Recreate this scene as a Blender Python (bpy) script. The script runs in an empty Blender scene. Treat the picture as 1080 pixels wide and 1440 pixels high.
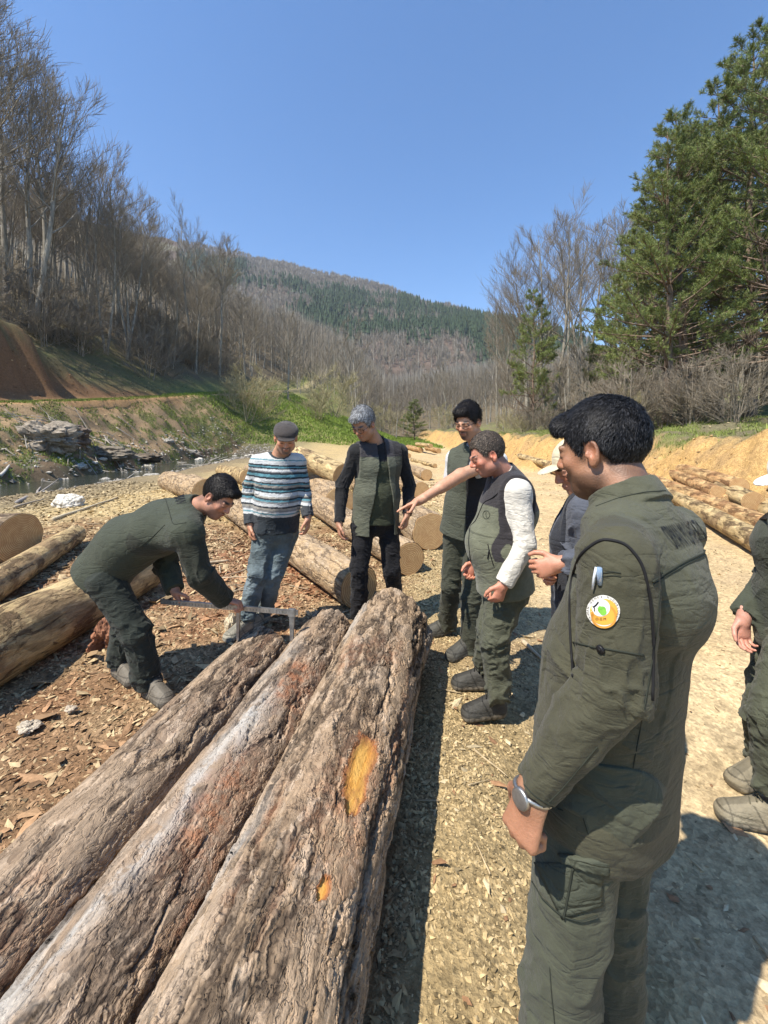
import bpy, math, random
import numpy as np
from mathutils import Vector, Matrix
from mathutils.bvhtree import BVHTree

# ---------------------------------------------------------------- camera, light, exposure
scn = bpy.context.scene
COL = scn.collection
F, CX, HY, EYE = 600.0, 540.0, 612.0, 1.52          # focal length, centre and horizon (1080x1440 frame), eye height
cam_d = bpy.data.cameras.new("camera"); cam = bpy.data.objects.new("camera", cam_d); COL.objects.link(cam)
cam.location = (0, 0, EYE); cam.rotation_euler = (math.radians(90), 0, 0)
cam_d.sensor_fit = 'VERTICAL'
cam_d.sensor_height = 24.0; cam_d.sensor_width = 18.0
cam_d.lens = 24.0*F/1440.0; cam_d.shift_y = -(720-HY)/1440.0
cam_d.clip_start = 0.02; cam_d.clip_end = 6000
scn.camera = cam

SUN_AZ, SUN_EL = 50.0, 57.0                           # light travels towards azimuth 50 deg right of the view
w = bpy.data.worlds.new("World"); scn.world = w; w.use_nodes = True
nt = w.node_tree; nt.nodes.clear()
sky = nt.nodes.new('ShaderNodeTexSky'); sky.sky_type = 'NISHITA'; sky.sun_disc = False
sky.sun_elevation = math.radians(SUN_EL); sky.sun_rotation = math.radians(SUN_AZ+180)
sky.air_density = 1.0; sky.dust_density = 0.3; sky.ozone_density = 1.8; sky.altitude = 900
bg = nt.nodes.new('ShaderNodeBackground'); bg.inputs[1].default_value = 0.12
wo = nt.nodes.new('ShaderNodeOutputWorld')
hs = nt.nodes.new('ShaderNodeHueSaturation'); hs.inputs['Saturation'].default_value = 1.28; hs.inputs['Hue'].default_value = 0.501; hs.inputs['Value'].default_value = 1.0
nt.links.new(sky.outputs[0], hs.inputs['Color']); nt.links.new(hs.outputs[0], bg.inputs[0]); nt.links.new(bg.outputs[0], wo.inputs[0])
sd = bpy.data.lights.new("sun", 'SUN'); sd.energy = 4.4; sd.angle = math.radians(0.53); sd.color = (1.0, 0.93, 0.82)
so = bpy.data.objects.new("sun", sd); COL.objects.link(so)
_az, _el = math.radians(SUN_AZ), math.radians(SUN_EL)
SUN_DIR = Vector((math.sin(_az)*math.cos(_el), math.cos(_az)*math.cos(_el), -math.sin(_el)))
so.rotation_euler = SUN_DIR.to_track_quat('-Z', 'Y').to_euler(); so.location = (-6, -6, 12)
scn.view_settings.view_transform = 'Standard'; scn.view_settings.look = 'None'
scn.view_settings.exposure = 1.0; scn.view_settings.gamma = 1.0
scn.cycles.max_bounces = 6; scn.cycles.transparent_max_bounces = 8

# ---------------------------------------------------------------- helpers
def W(px, py, Y): return Vector(((px-CX)*Y/F, Y, EYE-(py-HY)*Y/F))
def A(*v): return np.array(v, dtype=np.float64)
def sm(a, b, x):
    t = np.clip((x-a)/(b-a), 0, 1); return t*t*(3-2*t)
def lin(r, g, b):
    f = lambda c: (c/255/12.92) if c <= 10 else ((c/255+0.055)/1.055)**2.4
    return (f(r), f(g), f(b), 1)
def _hash(i, j, k, s):
    h = (i*374761393 + j*668265263 + k*1274126177 + s*362437) & 0xffffffff
    h = ((h ^ (h >> 13))*1274126177) & 0xffffffff
    h = h ^ (h >> 16)
    return (h & 0xffff).astype(np.float32)/32767.5-1
def vn(x, y, z=0.0, s=0):
    x, y, z = np.broadcast_arrays(np.asarray(x, dtype=np.float64), y, z)
    i, j, k = np.floor(x).astype(np.int64), np.floor(y).astype(np.int64), np.floor(z).astype(np.int64)
    u, v, t = x-i, y-j, z-k
    u = u*u*(3-2*u); v = v*v*(3-2*v); t = t*t*(3-2*t)
    r = 0
    for a in (0, 1):
        for b in (0, 1):
            for c in (0, 1):
                r = r+_hash(i+a, j+b, k+c, s)*(u if a else 1-u)*(v if b else 1-v)*(t if c else 1-t)
    return r
def fbm(x, y, z=0.0, o=4, s=0):
    r = 0; a = 0.5; f = 1.0
    for q in range(o): r = r+a*vn(x*f, y*f, np.asarray(z)*f, s+q*7); a *= 0.5; f *= 2.03
    return r
def tag(o, label=None, cat=None, group=None, kind=None):
    if label: o['label'] = label
    if cat: o['category'] = cat
    if group: o['group'] = group
    if kind: o['kind'] = kind
    return o
def mesh(name, V, Fc, mat=None, parent=None, smooth=True, col=None, attrs=None, mats=None, mi=None, inner=False):
    """V (n,3); Fc: (m,k) int array or list of such arrays; col (n,3|4) vertex colours"""
    me = bpy.data.meshes.new(name)
    V = np.asarray(V, dtype=np.float32)
    if not isinstance(Fc, (list, tuple)): Fc = [Fc]
    Fc = [np.asarray(f, dtype=np.int32) for f in Fc if len(f)]
    me.vertices.add(len(V)); me.vertices.foreach_set('co', V.ravel())
    nl = sum(f.size for f in Fc); npol = sum(len(f) for f in Fc)
    me.loops.add(nl); me.polygons.add(npol)
    me.loops.foreach_set('vertex_index', np.concatenate([f.ravel() for f in Fc]))
    tot = np.concatenate([np.full(len(f), f.shape[1], dtype=np.int32) for f in Fc])
    st = np.concatenate([[0], np.cumsum(tot)[:-1]]).astype(np.int32)
    me.polygons.foreach_set('loop_start', st)
    me.polygons.foreach_set('use_smooth', np.full(npol, smooth, dtype=bool))
    me.update(calc_edges=True)
    if mat is not None: me.materials.append(mat)
    for m in (mats or []): me.materials.append(m)
    if mi is not None: me.polygons.foreach_set('material_index', np.asarray(mi, dtype=np.int32))
    if col is not None: addcol(me, 'Col', col)
    for k, v in (attrs or {}).items(): addcol(me, k, v)
    if inner: return me
    o = bpy.data.objects.new(name, me); COL.objects.link(o)
    if parent is not None: o.parent = parent
    return o
def addcol(me, name, c):
    c = np.asarray(c, dtype=np.float32)
    if c.shape[1] == 3: c = np.concatenate([c, np.ones((len(c), 1), np.float32)], 1)
    a = me.attributes.new(name, 'FLOAT_COLOR', 'POINT'); a.data.foreach_set('color', c.ravel())
def empty(name, loc=(0, 0, 0)):
    o = bpy.data.objects.new(name, None); COL.objects.link(o); o.location = loc; o.empty_display_size = 0.2
    return o
def newobj(name, me, parent=None):
    o = bpy.data.objects.new(name, me); COL.objects.link(o); o.parent = parent
    return o
def copy_tree(o, parent=None):
    c = o.copy(); COL.objects.link(c)
    if parent is not None: c.parent = parent
    for ch in list(o.children): copy_tree(ch, c)
    return c
class MB:
    """collects raw geometry"""
    def __init__(s): s.V = []; s.Q = []; s.T = []; s.n = 0; s.C = []
    def add(s, V, Q=None, T=None, c=None):
        V = np.asarray(V, dtype=np.float64); s.V.append(V)
        if Q is not None and len(Q): s.Q.append(np.asarray(Q)+s.n)
        if T is not None and len(T): s.T.append(np.asarray(T)+s.n)
        if c is not None: s.C.append(np.broadcast_to(np.asarray(c, dtype=np.float64), (len(V), 3)))
        s.n += len(V); return s
    def tube(s, P, R, k=6, caps=True, c=None, sq=None):
        P = np.asarray(P, dtype=np.float64); R = np.broadcast_to(np.asarray(R, dtype=np.float64), (len(P),))
        T = np.gradient(P, axis=0); T /= np.linalg.norm(T, axis=1)[:, None]+1e-12
        up = A(0, 0, 1) if abs(T[0, 2]) < 0.9 else A(1, 0, 0)
        X = np.cross(T, up); X /= np.linalg.norm(X, axis=1)[:, None]+1e-12; Y = np.cross(X, T)
        a = np.arange(k)*2*math.pi/k+(math.pi/4 if k == 4 else 0)
        V = P[:, None]+R[:, None, None]*(np.cos(a)[None, :, None]*X[:, None]+np.sin(a)[None, :, None]*Y[:, None])
        n = len(P); i = np.arange(n-1)[:, None]*k; j = np.arange(k)[None]; j2 = (j+1) % k
        Q = np.stack([i+j, i+j2, i+k+j2, i+k+j], -1).reshape(-1, 4)
        V = V.reshape(-1, 3); Tt = None
        if caps:
            V = np.concatenate([V, P[:1], P[-1:]]); m = n*k; jj = np.arange(k); j3 = (jj+1) % k
            Tt = np.concatenate([np.stack([jj*0+m, j3, jj], 1), np.stack([jj*0+m+1, (n-1)*k+jj, (n-1)*k+j3], 1)])
        return s.add(V, Q, Tt, c)
    def box(s, c, x, y, z, col=None):
        c, x, y, z = [np.asarray(q, dtype=np.float64) for q in (c, x, y, z)]
        V = [c+a*x+b*y+d*z for a in (-1, 1) for b in (-1, 1) for d in (-1, 1)]
        return s.add(V, [[0, 1, 3, 2], [4, 6, 7, 5], [0, 4, 5, 1], [2, 3, 7, 6], [0, 2, 6, 4], [1, 5, 7, 3]], None, col)
    def build(s, name, mat=None, parent=None, smooth=True, inner=False):
        V = np.concatenate(s.V); f = []
        if s.Q: f.append(np.concatenate(s.Q))
        if s.T: f.append(np.concatenate(s.T))
        return mesh(name, V, f, mat, parent, smooth, np.concatenate(s.C) if s.C else None, inner=inner)

# ---------------------------------------------------------------- materials
class NT:
    def __init__(s, name):
        s.m = bpy.data.materials.new(name); s.m.use_nodes = True; s.t = s.m.node_tree; s.t.nodes.clear()
        s.out = s.n('ShaderNodeOutputMaterial'); s.b = s.n('ShaderNodeBsdfPrincipled')
        s.l(s.b.outputs[0], s.out.inputs[0]); s.b.inputs['Specular IOR Level'].default_value = 0.25
    def n(s, t, **k):
        q = s.t.nodes.new(t)
        for a, v in k.items():
            if a.startswith('i_'): q.inputs[a[2:]].default_value = v
            else: setattr(q, a, v)
        return q
    def l(s, a, b): s.t.links.new(a, b)
    def put(s, sock, v):
        if hasattr(v, 'is_output') or hasattr(v, 'links'): s.l(v, sock)
        else: sock.default_value = v
    def math(s, op, a, b=0.0, c=0.0, clamp=False):
        q = s.n('ShaderNodeMath', operation=op, use_clamp=clamp)
        for i, v in enumerate((a, b, c)): s.put(q.inputs[i], v)
        return q.outputs[0]
    def mix(s, f, a, b, mode='MIX'):
        q = s.n('ShaderNodeMix', data_type='RGBA', blend_type=mode)
        s.put(q.inputs[0], f); s.put(q.inputs[6], a); s.put(q.inputs[7], b); return q.outputs[2]
    def ramp(s, f, st):
        q = s.n('ShaderNodeValToRGB'); e = q.color_ramp.elements
        while len(e) < len(st): e.new(0.5)
        for i, (p, c) in enumerate(st):
            e[i].position = p; e[i].color = (c, c, c, 1) if isinstance(c, (int, float)) else (tuple(c)+(1,))[:4]
        s.put(q.inputs[0], f); return q.outputs[0]
    def obj(s): return s.n('ShaderNodeTexCoord').outputs['Object']
    def pos(s): return s.n('ShaderNodeNewGeometry').outputs['Position']
    def mapp(s, v, sc, loc=(0, 0, 0), rot=(0, 0, 0)):
        q = s.n('ShaderNodeMapping'); s.l(v, q.inputs[0]); q.inputs['Scale'].default_value = sc
        q.inputs['Location'].default_value = loc; q.inputs['Rotation'].default_value = rot; return q.outputs[0]
    def noise(s, v, sc, det=4, rough=0.55, dist=0.0):
        q = s.n('ShaderNodeTexNoise'); s.l(v, q.inputs['Vector']); q.inputs['Scale'].default_value = sc
        q.inputs['Detail'].default_value = det; q.inputs['Roughness'].default_value = rough; q.inputs['Distortion'].default_value = dist
        return q.outputs
    def vor(s, v, sc, feature='F1', rnd=1.0):
        q = s.n('ShaderNodeTexVoronoi', feature=feature); s.l(v, q.inputs['Vector']); q.inputs['Scale'].default_value = sc
        q.inputs['Randomness'].default_value = rnd; return q.outputs
    def vcol(s, name='Col'): return s.n('ShaderNodeVertexColor', layer_name=name).outputs[0]
    def sep(s, c):
        q = s.n('ShaderNodeSeparateColor'); s.l(c, q.inputs[0]); return q.outputs
    def base(s, c): s.put(s.b.inputs['Base Color'], c)
    def rough(s, v): s.put(s.b.inputs['Roughness'], v)
    def bump(s, h, dist, st=1.0):
        q = s.n('ShaderNodeBump'); s.l(h, q.inputs['Height']); q.inputs['Distance'].default_value = dist
        q.inputs['Strength'].default_value = st; s.l(q.outputs[0], s.b.inputs['Normal'])
    def disp(s, h, scale, mid=0.0):
        q = s.n('ShaderNodeDisplacement'); s.put(q.inputs['Height'], h); q.inputs['Scale'].default_value = scale
        q.inputs['Midlevel'].default_value = mid; s.l(q.outputs[0], s.out.inputs['Displacement'])
        s.m.displacement_method = 'BOTH'

def m_plain(name, c, rough=0.8, var=0.25, sc=20, bump=0.0, bsc=60, metal=0.0, spec=None, coord='obj'):
    t = NT(name); v = t.obj() if coord == 'obj' else t.pos()
    nz = t.noise(v, sc, 5)[0]
    f = t.ramp(nz, [(0.3, 1-var), (0.7, 1+var*0.6)])
    t.base(t.mix(1.0, tuple(c[:3])+(1,), f, 'MULTIPLY')); t.rough(rough)
    t.b.inputs['Metallic'].default_value = metal
    if spec is not None: t.b.inputs['Specular IOR Level'].default_value = spec
    if bump: t.bump(t.noise(v, bsc, 5, 0.65)[0], bump)
    return t.m
def m_vcol(name, rough=0.85, var=0.3, sc=25, bump=0.0, bsc=80, spec=0.2, weave=False, trans=0.0):
    t = NT(name); v = t.obj()
    nz = t.noise(v, sc, 5)[0]
    f = t.ramp(nz, [(0.3, 1-var), (0.7, 1+var*0.6)])
    t.base(t.mix(1.0, t.vcol(), f, 'MULTIPLY')); t.rough(rough); t.b.inputs['Specular IOR Level'].default_value = spec
    if bump: t.bump(t.noise(v, bsc, 6, 0.65)[0], bump)
    if trans: t.b.inputs['Subsurface Weight'].default_value = trans
    return t.m
# ---------------------------------------------------------------- terrain
def log_line(y): return 0.055-0.175*(2.8-y)          # axis of the right-hand front log
def H(x, y):
    x = np.asarray(x, dtype=np.float64); y = np.asarray(y, dtype=np.float64)
    yc = np.clip(y, 0, 400)
    zr = 3.2+0.1*np.clip(yc-22, -8, 200)
    # right side cut bank
    e = 0.35*np.sin(y*0.35)+0.25*vn(x*0, y*0.8, 0, 5)
    rb = sm(6.0, 7.9, x+e)*(1.5+0.16*vn(x*0.6, y*0.6, 0, 3)+.10*vn(x*2.2, y*2.2, 0, 33)) + 0.09*np.clip(x-7.8, 0, 12)+0.16*np.clip(x-18, 0, 200)
    rb = rb*sm(0.0, 5.0, y)
    # left: stream valley (near) and open meadow slope (far)
    xs = x+0.5*np.sin(y*0.22+1)+0.35*vn(y*0.5, x*0, 0, 9)
    nearb = -0.42*sm(-9.0, -11.2, xs)
    cutb = sm(-13.9, -14.6, xs)*0.75
    sl = np.clip((-14.6-xs)/3.9, 0, 1)
    L = nearb+cutb+sl*(zr-0.33)*(1+0.0*x)+0.10*vn(x*0.9, y*0.9, 0, 11)*sm(-9, -14, x)
    L = L+fbm(x*0.55, y*0.35, 0, 4, 31)*0.9*np.exp(-((xs+16.3)/1.7)**2)
    Bm = np.clip(2-x, 0, 22)*0.278+0.3*vn(x*0.2, y*0.1, 0, 2)
    kb = sm(36, 56, y)
    Bm = Bm+(zr-6.12)*np.clip((2-x)/22, 0, 1)
    left = np.where(x > -18.5, L*(1-kb)+Bm*kb, zr)
    cut = sm(-22, -25.2, x+.4*vn(y*.9, x*0, 0, 14)+.12*vn(y*3.1, x*.5, 0, 15))*5.4*(1-sm(27, 38, y))+sm(-21.8, -23, x)*sm(-27, -25, x)*fbm(y*1.1, x*.5, 0, 5, 16)*.3
    soft = np.clip((-22-x)/8, 0, 1)*5.5
    hill = np.maximum(cut, soft)+0.47*np.clip(-29-x, 0, 130)
    left = left+np.where(x < -22, hill+0.5*fbm(x*0.12, y*0.12, 0, 4, 4)*sm(-24, -30, x), 0)
    far = 0.02*np.clip(yc-30, 0, 400)+0.13*np.clip(yc-105, 0, 260)*sm(-60, 0, x+40)
    z = np.where(x < 3, left, rb)+far
    # worked yard: low undulation, lower where the near men stand
    yard = sm(-11, -8, x)*sm(7.5, 5.5, x)
    z = z+yard*(0.035*fbm(x*1.3, y*1.3, 0, 4, 21)+0.012*fbm(x*7, y*7, 0, 3, 22)+0.12*sm(5, 12, y)*fbm(x*0.5, y*0.5, 0, 3, 23))
    z = z+.012*np.sin((x-2.2)*5.5)*np.exp(-((x-2.2-.05*y)/.9)**2)*sm(2, 4, y)*sm(30, 15, y)
    z = z-0.11*sm(0.25, 0.85, x)*sm(6, 4, x)*(1-sm(1.7, 3.0, y))
    z = z+0.28*np.exp(-((x+2.8)/2.6)**2-((y-10.5)/2.2)**2)
    z = z+0.26*sm(6, 6.7, x)*fbm(x*1.6, y*2.4, 0, 5, 24)*sm(9.5, 7.5, x)
    return z
def gz(x, y): return float(H(np.array([x]), np.array([y]))[0])

def axis(parts):
    out = [parts[0][0]]
    for a, b, s0, s1 in parts:
        p = a
        while p < b-1e-6:
            t = (p-a)/(b-a); p = min(b, p+s0+(s1-s0)*t); out.append(p)
    return np.array(out)
gx = axis([(-900, -60, 60, 6), (-60, -26, 1.0, 0.5), (-26, -9, 0.16, 0.16), (-9, -3, 0.08, 0.03), (-3, 2.4, 0.022, 0.022), (2.4, 9, 0.04, 0.08), (9, 30, 0.15, 1.0), (30, 900, 6, 60)])
gy = axis([(-8, -0.5, 0.5, 0.2), (-0.5, 0.8, 0.08, 0.025), (0.8, 5, 0.02, 0.04), (5, 14, 0.05, 0.12), (14, 60, 0.14, 0.5), (60, 400, 1.5, 10), (400, 3000, 60, 200)])
GX, GY = np.meshgrid(gx, gy)
GZ = H(GX, GY)
# base colours by place (dry litter, pale chips, sand, cut soil, grass, forest floor)
def lc(*c): return np.array(lin(*c)[:3])
def zone_colour(x, y):
    n1 = fbm(x*0.8, y*0.8, 0, 4, 41); n2 = fbm(x*3.1, y*3.1, 0, 4, 42); n3 = fbm(x*0.25, y*0.25, 0, 3, 43)
    def mixc(c, d, f): return c*(1-f[..., None])+np.asarray(d)*f[..., None]
    litter, red, pale, sand = A(.25, .15, .08), A(.24, .095, .045), A(.36, .27, .14), A(.50, .37, .20)
    c = np.zeros(x.shape+(3,))+litter
    c = mixc(c, red, np.clip(0.75*np.exp(-((x+1.6)/1.5)**2-((y-4.4)/1.3)**2)+n1*0.9*(np.abs(x+2) < 3), 0, 0.9))
    c = mixc(c, A(.40, .30, .17), np.clip(n2*0.9+0.15, 0, 0.55))
    right = sm(-0.15, 0.12, x-log_line(np.minimum(y, 2.9))-0.22+0.12*n2)
    yfar = sm(2.6, 3.4, y)
    c = mixc(c, pale, np.maximum(right*(1-yfar), sm(-0.25, 0.25, x-0.12*(y-3)+0.2*n2)*yfar*sm(9, 6, y)))
    c = mixc(c, A(.50, .38, .19), sm(6.0, 8.5, y+n2)*sm(-9, -6, x+2*n3)*0.9)
    c = mixc(c, A(.66, .54, .33), sm(13, 18, y)*sm(-4, 0, x)*sm(9, 6, x))
    c = mixc(c, sand, sm(0.55, 1.15, x-0.17*(y-1.4)*(y < 9)+0.25*n2+0.15*n1)*(y < 40))
    c = mixc(c, A(.42, .31, .18), np.clip(n2*1.4, 0, .6)*sm(.6, 1.2, x)*(y < 30)); c = mixc(c, A(.58, .45, .26), np.clip(n1*1.8, 0, .6)*sm(1.0, 1.8, x)*(y < 40))
    c = mixc(c, A(.36, .28, .17), np.clip(n1*1.6-0.3, 0, 0.45)*sm(-9, -5, x))
    # left margin of the yard and the stream bed
    c = mixc(c, A(.22, .19, .12), sm(-5.5, -8.5, x+n1)*0.7)
    c = mixc(c, A(.10, .085, .06), sm(-10.2, -11.4, x+0.6*n2))
    soil, grass, floor_ = A(.36, .25, .14), A(.14, .155, .055), A(.15, .12, .075)
    b = sm(-13.2, -14.2, x)
    c = mixc(c, soil, b)
    c = mixc(c, A(.09, .065, .045), b*sm(-15.2, -14.3, x)*0.8)
    c = mixc(c, grass, b*np.clip(sm(-0.1, 0.25, n2+0.8*n1-0.05)*0.85, 0, 1)*sm(-18.6, -17, x))
    c = mixc(c, A(.35, .31, .24), b*np.clip(n2*2-0.5, 0, 0.8)*sm(-18, -15.5, x))
    c = mixc(c, A(.38, .235, .115), sm(-17.9, -18.7, x+0.5*n2)*sm(60, 40, y))
    redcut = A(.20, .115, .06)
    hl = sm(-21.6, -22.4, x+0.4*n2)
    c = mixc(c, redcut, hl)
    topm = sm(-24.0, -25.4, x+1.3*n2-0.16*np.clip(y-26, 0, 14))
    c = mixc(c, A(.13, .115, .06), topm*0.9); c = mixc(c, A(.10, .115, .04), topm*np.clip(n2*2, 0, .6))
    c = mixc(c, floor_, sm(-27, -31, x+2*n1))
    mead = sm(38, 50, y)*sm(9, 4, x)
    gr = mixc(np.zeros(x.shape+(3,))+A(.17, .205, .05), A(.25, .235, .09), np.clip(0.4+n1, 0, 0.8))
    c = mixc(c, gr[...], mead[...]) if False else c*(1-mead[..., None])+gr*mead[..., None]
    track = mead*np.exp(-((x+19.5+0.02*(y-50)*0)/1.6)**2)
    c = mixc(c, A(.36, .29, .17), np.clip(track, 0, 0.8))
    c = mixc(c, floor_, sm(-21, -26, x+2*n1)*sm(38, 50, y))
    # right bank
    cutr = sm(6.0, 6.5, x+0.35*np.sin(y*0.35)+0.25*vn(x*0, y*0.8, 0, 5))
    c = mixc(c, A(.52, .33, .13), cutr*(y > 4))
    c = mixc(c, A(.33, .22, .12), cutr*np.clip(n2*1.5, 0, 0.5))
    top = sm(7.3, 8.2, x+0.3*np.sin(y*0.35)+0.4*n2)
    c = mixc(c, A(.17, .15, .085), top)
    c = mixc(c, A(.17, .20, .055), top*np.clip(sm(-0.15, 0.25, n1+0.5*n2)*0.8, 0, 1))
    fr = sm(60, 90, y)
    c = mixc(c, floor_, fr*sm(-14, -4, x)); 
    return np.clip(c, 0.01, 0.9)
GC = zone_colour(GX, GY)
def grid_faces(ny, nx):
    i = np.arange(ny-1)[:, None]*nx; j = np.arange(nx-1)[None]
    return np.stack([i+j, i+j+1, i+nx+j+1, i+nx+j], -1).reshape(-1, 4)
t = NT('ground_soil'); v = t.pos()
n1 = t.noise(v, 9, 6, 0.7)[0]; n2 = t.noise(v, 60, 5, 0.7)[0]; vo = t.vor(v, 55)
c = t.mix(1.0, t.vcol(), t.ramp(n1, [(0.28, 0.62), (0.5, 1.0), (0.75, 1.25)]), 'MULTIPLY')
c = t.mix(1.0, c, t.ramp(t.sep(vo['Color'])[0], [(0.0, .72), (1.0, 1.18)]), 'MULTIPLY')
c = t.mix(1.0, c, t.ramp(n2, [(0.3, 0.7), (0.7, 1.25)]), 'MULTIPLY')
t.base(c); t.rough(0.95); t.b.inputs['Specular IOR Level'].default_value = 0.1
rd = t.sep(t.vcol('road'))[0]; k_ = t.math('SUBTRACT', 1.0, t.math('MULTIPLY', rd, .85))
hh = t.math('ADD', t.math('MULTIPLY', n1, .8), t.math('MULTIPLY', k_, t.math('ADD', t.math('MULTIPLY', n2, 0.45), t.math('MULTIPLY', vo['Distance'], 0.35))))
t.bump(hh, 0.026, 1.0)
M_GROUND = t.m
ROAD = sm(0.75, 1.25, GX-0.17*(GY-1.4)*(GY < 9)+.25*fbm(GX*1.5, GY*1.5, 0, 3, 91))*(GX < 6.2)
ground = mesh('ground', np.stack([GX, GY, GZ], -1).reshape(-1, 3), grid_faces(len(gy), len(gx)), M_GROUND, col=GC.reshape(-1, 3), attrs={'road': np.repeat(ROAD.reshape(-1, 1), 3, 1)})
tag(ground, kind='structure')

# stream water
ys = np.linspace(8, 60, 120); xw = np.array([-14.4, -13.4, -12.4, -11.4, -10.4])
VX, VY = np.meshgrid(xw, ys); t = NT('stream_water'); v = t.pos()
t.base((0.035, 0.04, 0.03, 1)); t.rough(0.06); t.b.inputs['Specular IOR Level'].default_value = 0.5
t.bump(t.noise(t.mapp(v, (1, 0.5, 1)), 7, 4, 0.6)[0], 0.05, 0.6)
st_ = mesh('stream', np.stack([VX-0.5*np.sin(VY*0.22+1), VY, VX*0-0.30+0.02*np.clip(VY-30, 0, 99)], -1).reshape(-1, 3), grid_faces(len(ys), 5), t.m)
tag(st_, kind='structure')

# distant mountain range
rx = np.array([-1400, -900, -420, -315, -135, 30, 150, 250, 330, 500, 900, 1500.])
rz = np.array([545, 505, 412, 388, 338, 302, 264, 228, 208, 175, 150, 130.])
def MH(x, y):
    R = np.interp(x, rx, rz)
    tt = np.clip((y-330)/570.0, 0, 1); prof = tt**0.85
    z = 30+(R-30)*prof
    z = z+fbm(x*0.006, y*0.006, 0, 5, 61)*70*tt*(1-0.75*tt)+fbm(x*0.03, y*0.03, 0, 3, 62)*9*tt*(1-0.6*sm(0.9, 1, tt))
    z = z-np.clip(y-900, 0, 999)*0.25
    return z
mx = np.linspace(-1300, 1400, 300); my = np.concatenate([np.linspace(330, 920, 130), np.linspace(940, 1500, 10)])
MX, MY = np.meshgrid(mx, my); MZ = MH(MX, MY)
def conif_mask(x, y):
    tt = (y-330)/570.0
    return fbm(x*0.007, y*0.006, 0, 4, 71)*1.5+0.20-np.abs(tt-0.40-0.0003*x)*1.5
cm = conif_mask(MX, MY)
mc = np.zeros(MX.shape+(3,))+A(.135, .10, .075)
mc = mc*(1-sm(0, .1, cm)[..., None])+A(.04, .055, .03)*sm(0, .1, cm)[..., None]
clr = sm(0.30, 0.36, fbm(MX*0.012, MY*0.02, 0, 3, 77)); mc = mc*(1-clr[..., None])+A(.20, .18, .11)*clr[..., None]
t = NT('mountain_soil'); nn = t.noise(t.pos(), 0.08, 6, 0.7)[0]
t.base(t.mix(1.0, t.vcol(), t.ramp(nn, [(0.3, 0.7), (0.7, 1.25)]), 'MULTIPLY')); t.rough(1.0); t.bump(nn, 6.0)
mo = mesh('mountain', np.stack([MX, MY, MZ], -1).reshape(-1, 3), grid_faces(len(my), len(mx)), t.m, col=mc.reshape(-1, 3)); tag(mo, kind='structure')
# ---------------------------------------------------------------- vegetation
def unit(v): v = np.asarray(v, dtype=np.float64); return v/(np.linalg.norm(v)+1e-12)
def bark_mat(name, a, b, sc=6):
    t = NT(name); v = t.mapp(t.obj(), (1, 1, 0.25)); nz = t.noise(v, sc, 6, 0.7)[0]
    t.base(t.mix(t.ramp(nz, [(0.35, 0.0), (0.65, 1.0)]), tuple(a)+(1,), tuple(b)+(1,))); t.rough(0.9); t.bump(nz, 0.04); return t.m
M_BEECH = bark_mat('beech_bark', (.14, .125, .10), (.38, .35, .29), 5)
M_TWIG = m_plain('bare_twigs', (.235, .20, .15), 0.9, 0.3, 3)
M_TWIG2 = m_plain('budding_twigs', (.34, .30, .17), 0.9, 0.3, 3)
M_PBARK = bark_mat('pine_bark', (.10, .07, .05), (.26, .19, .14), 7)

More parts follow.
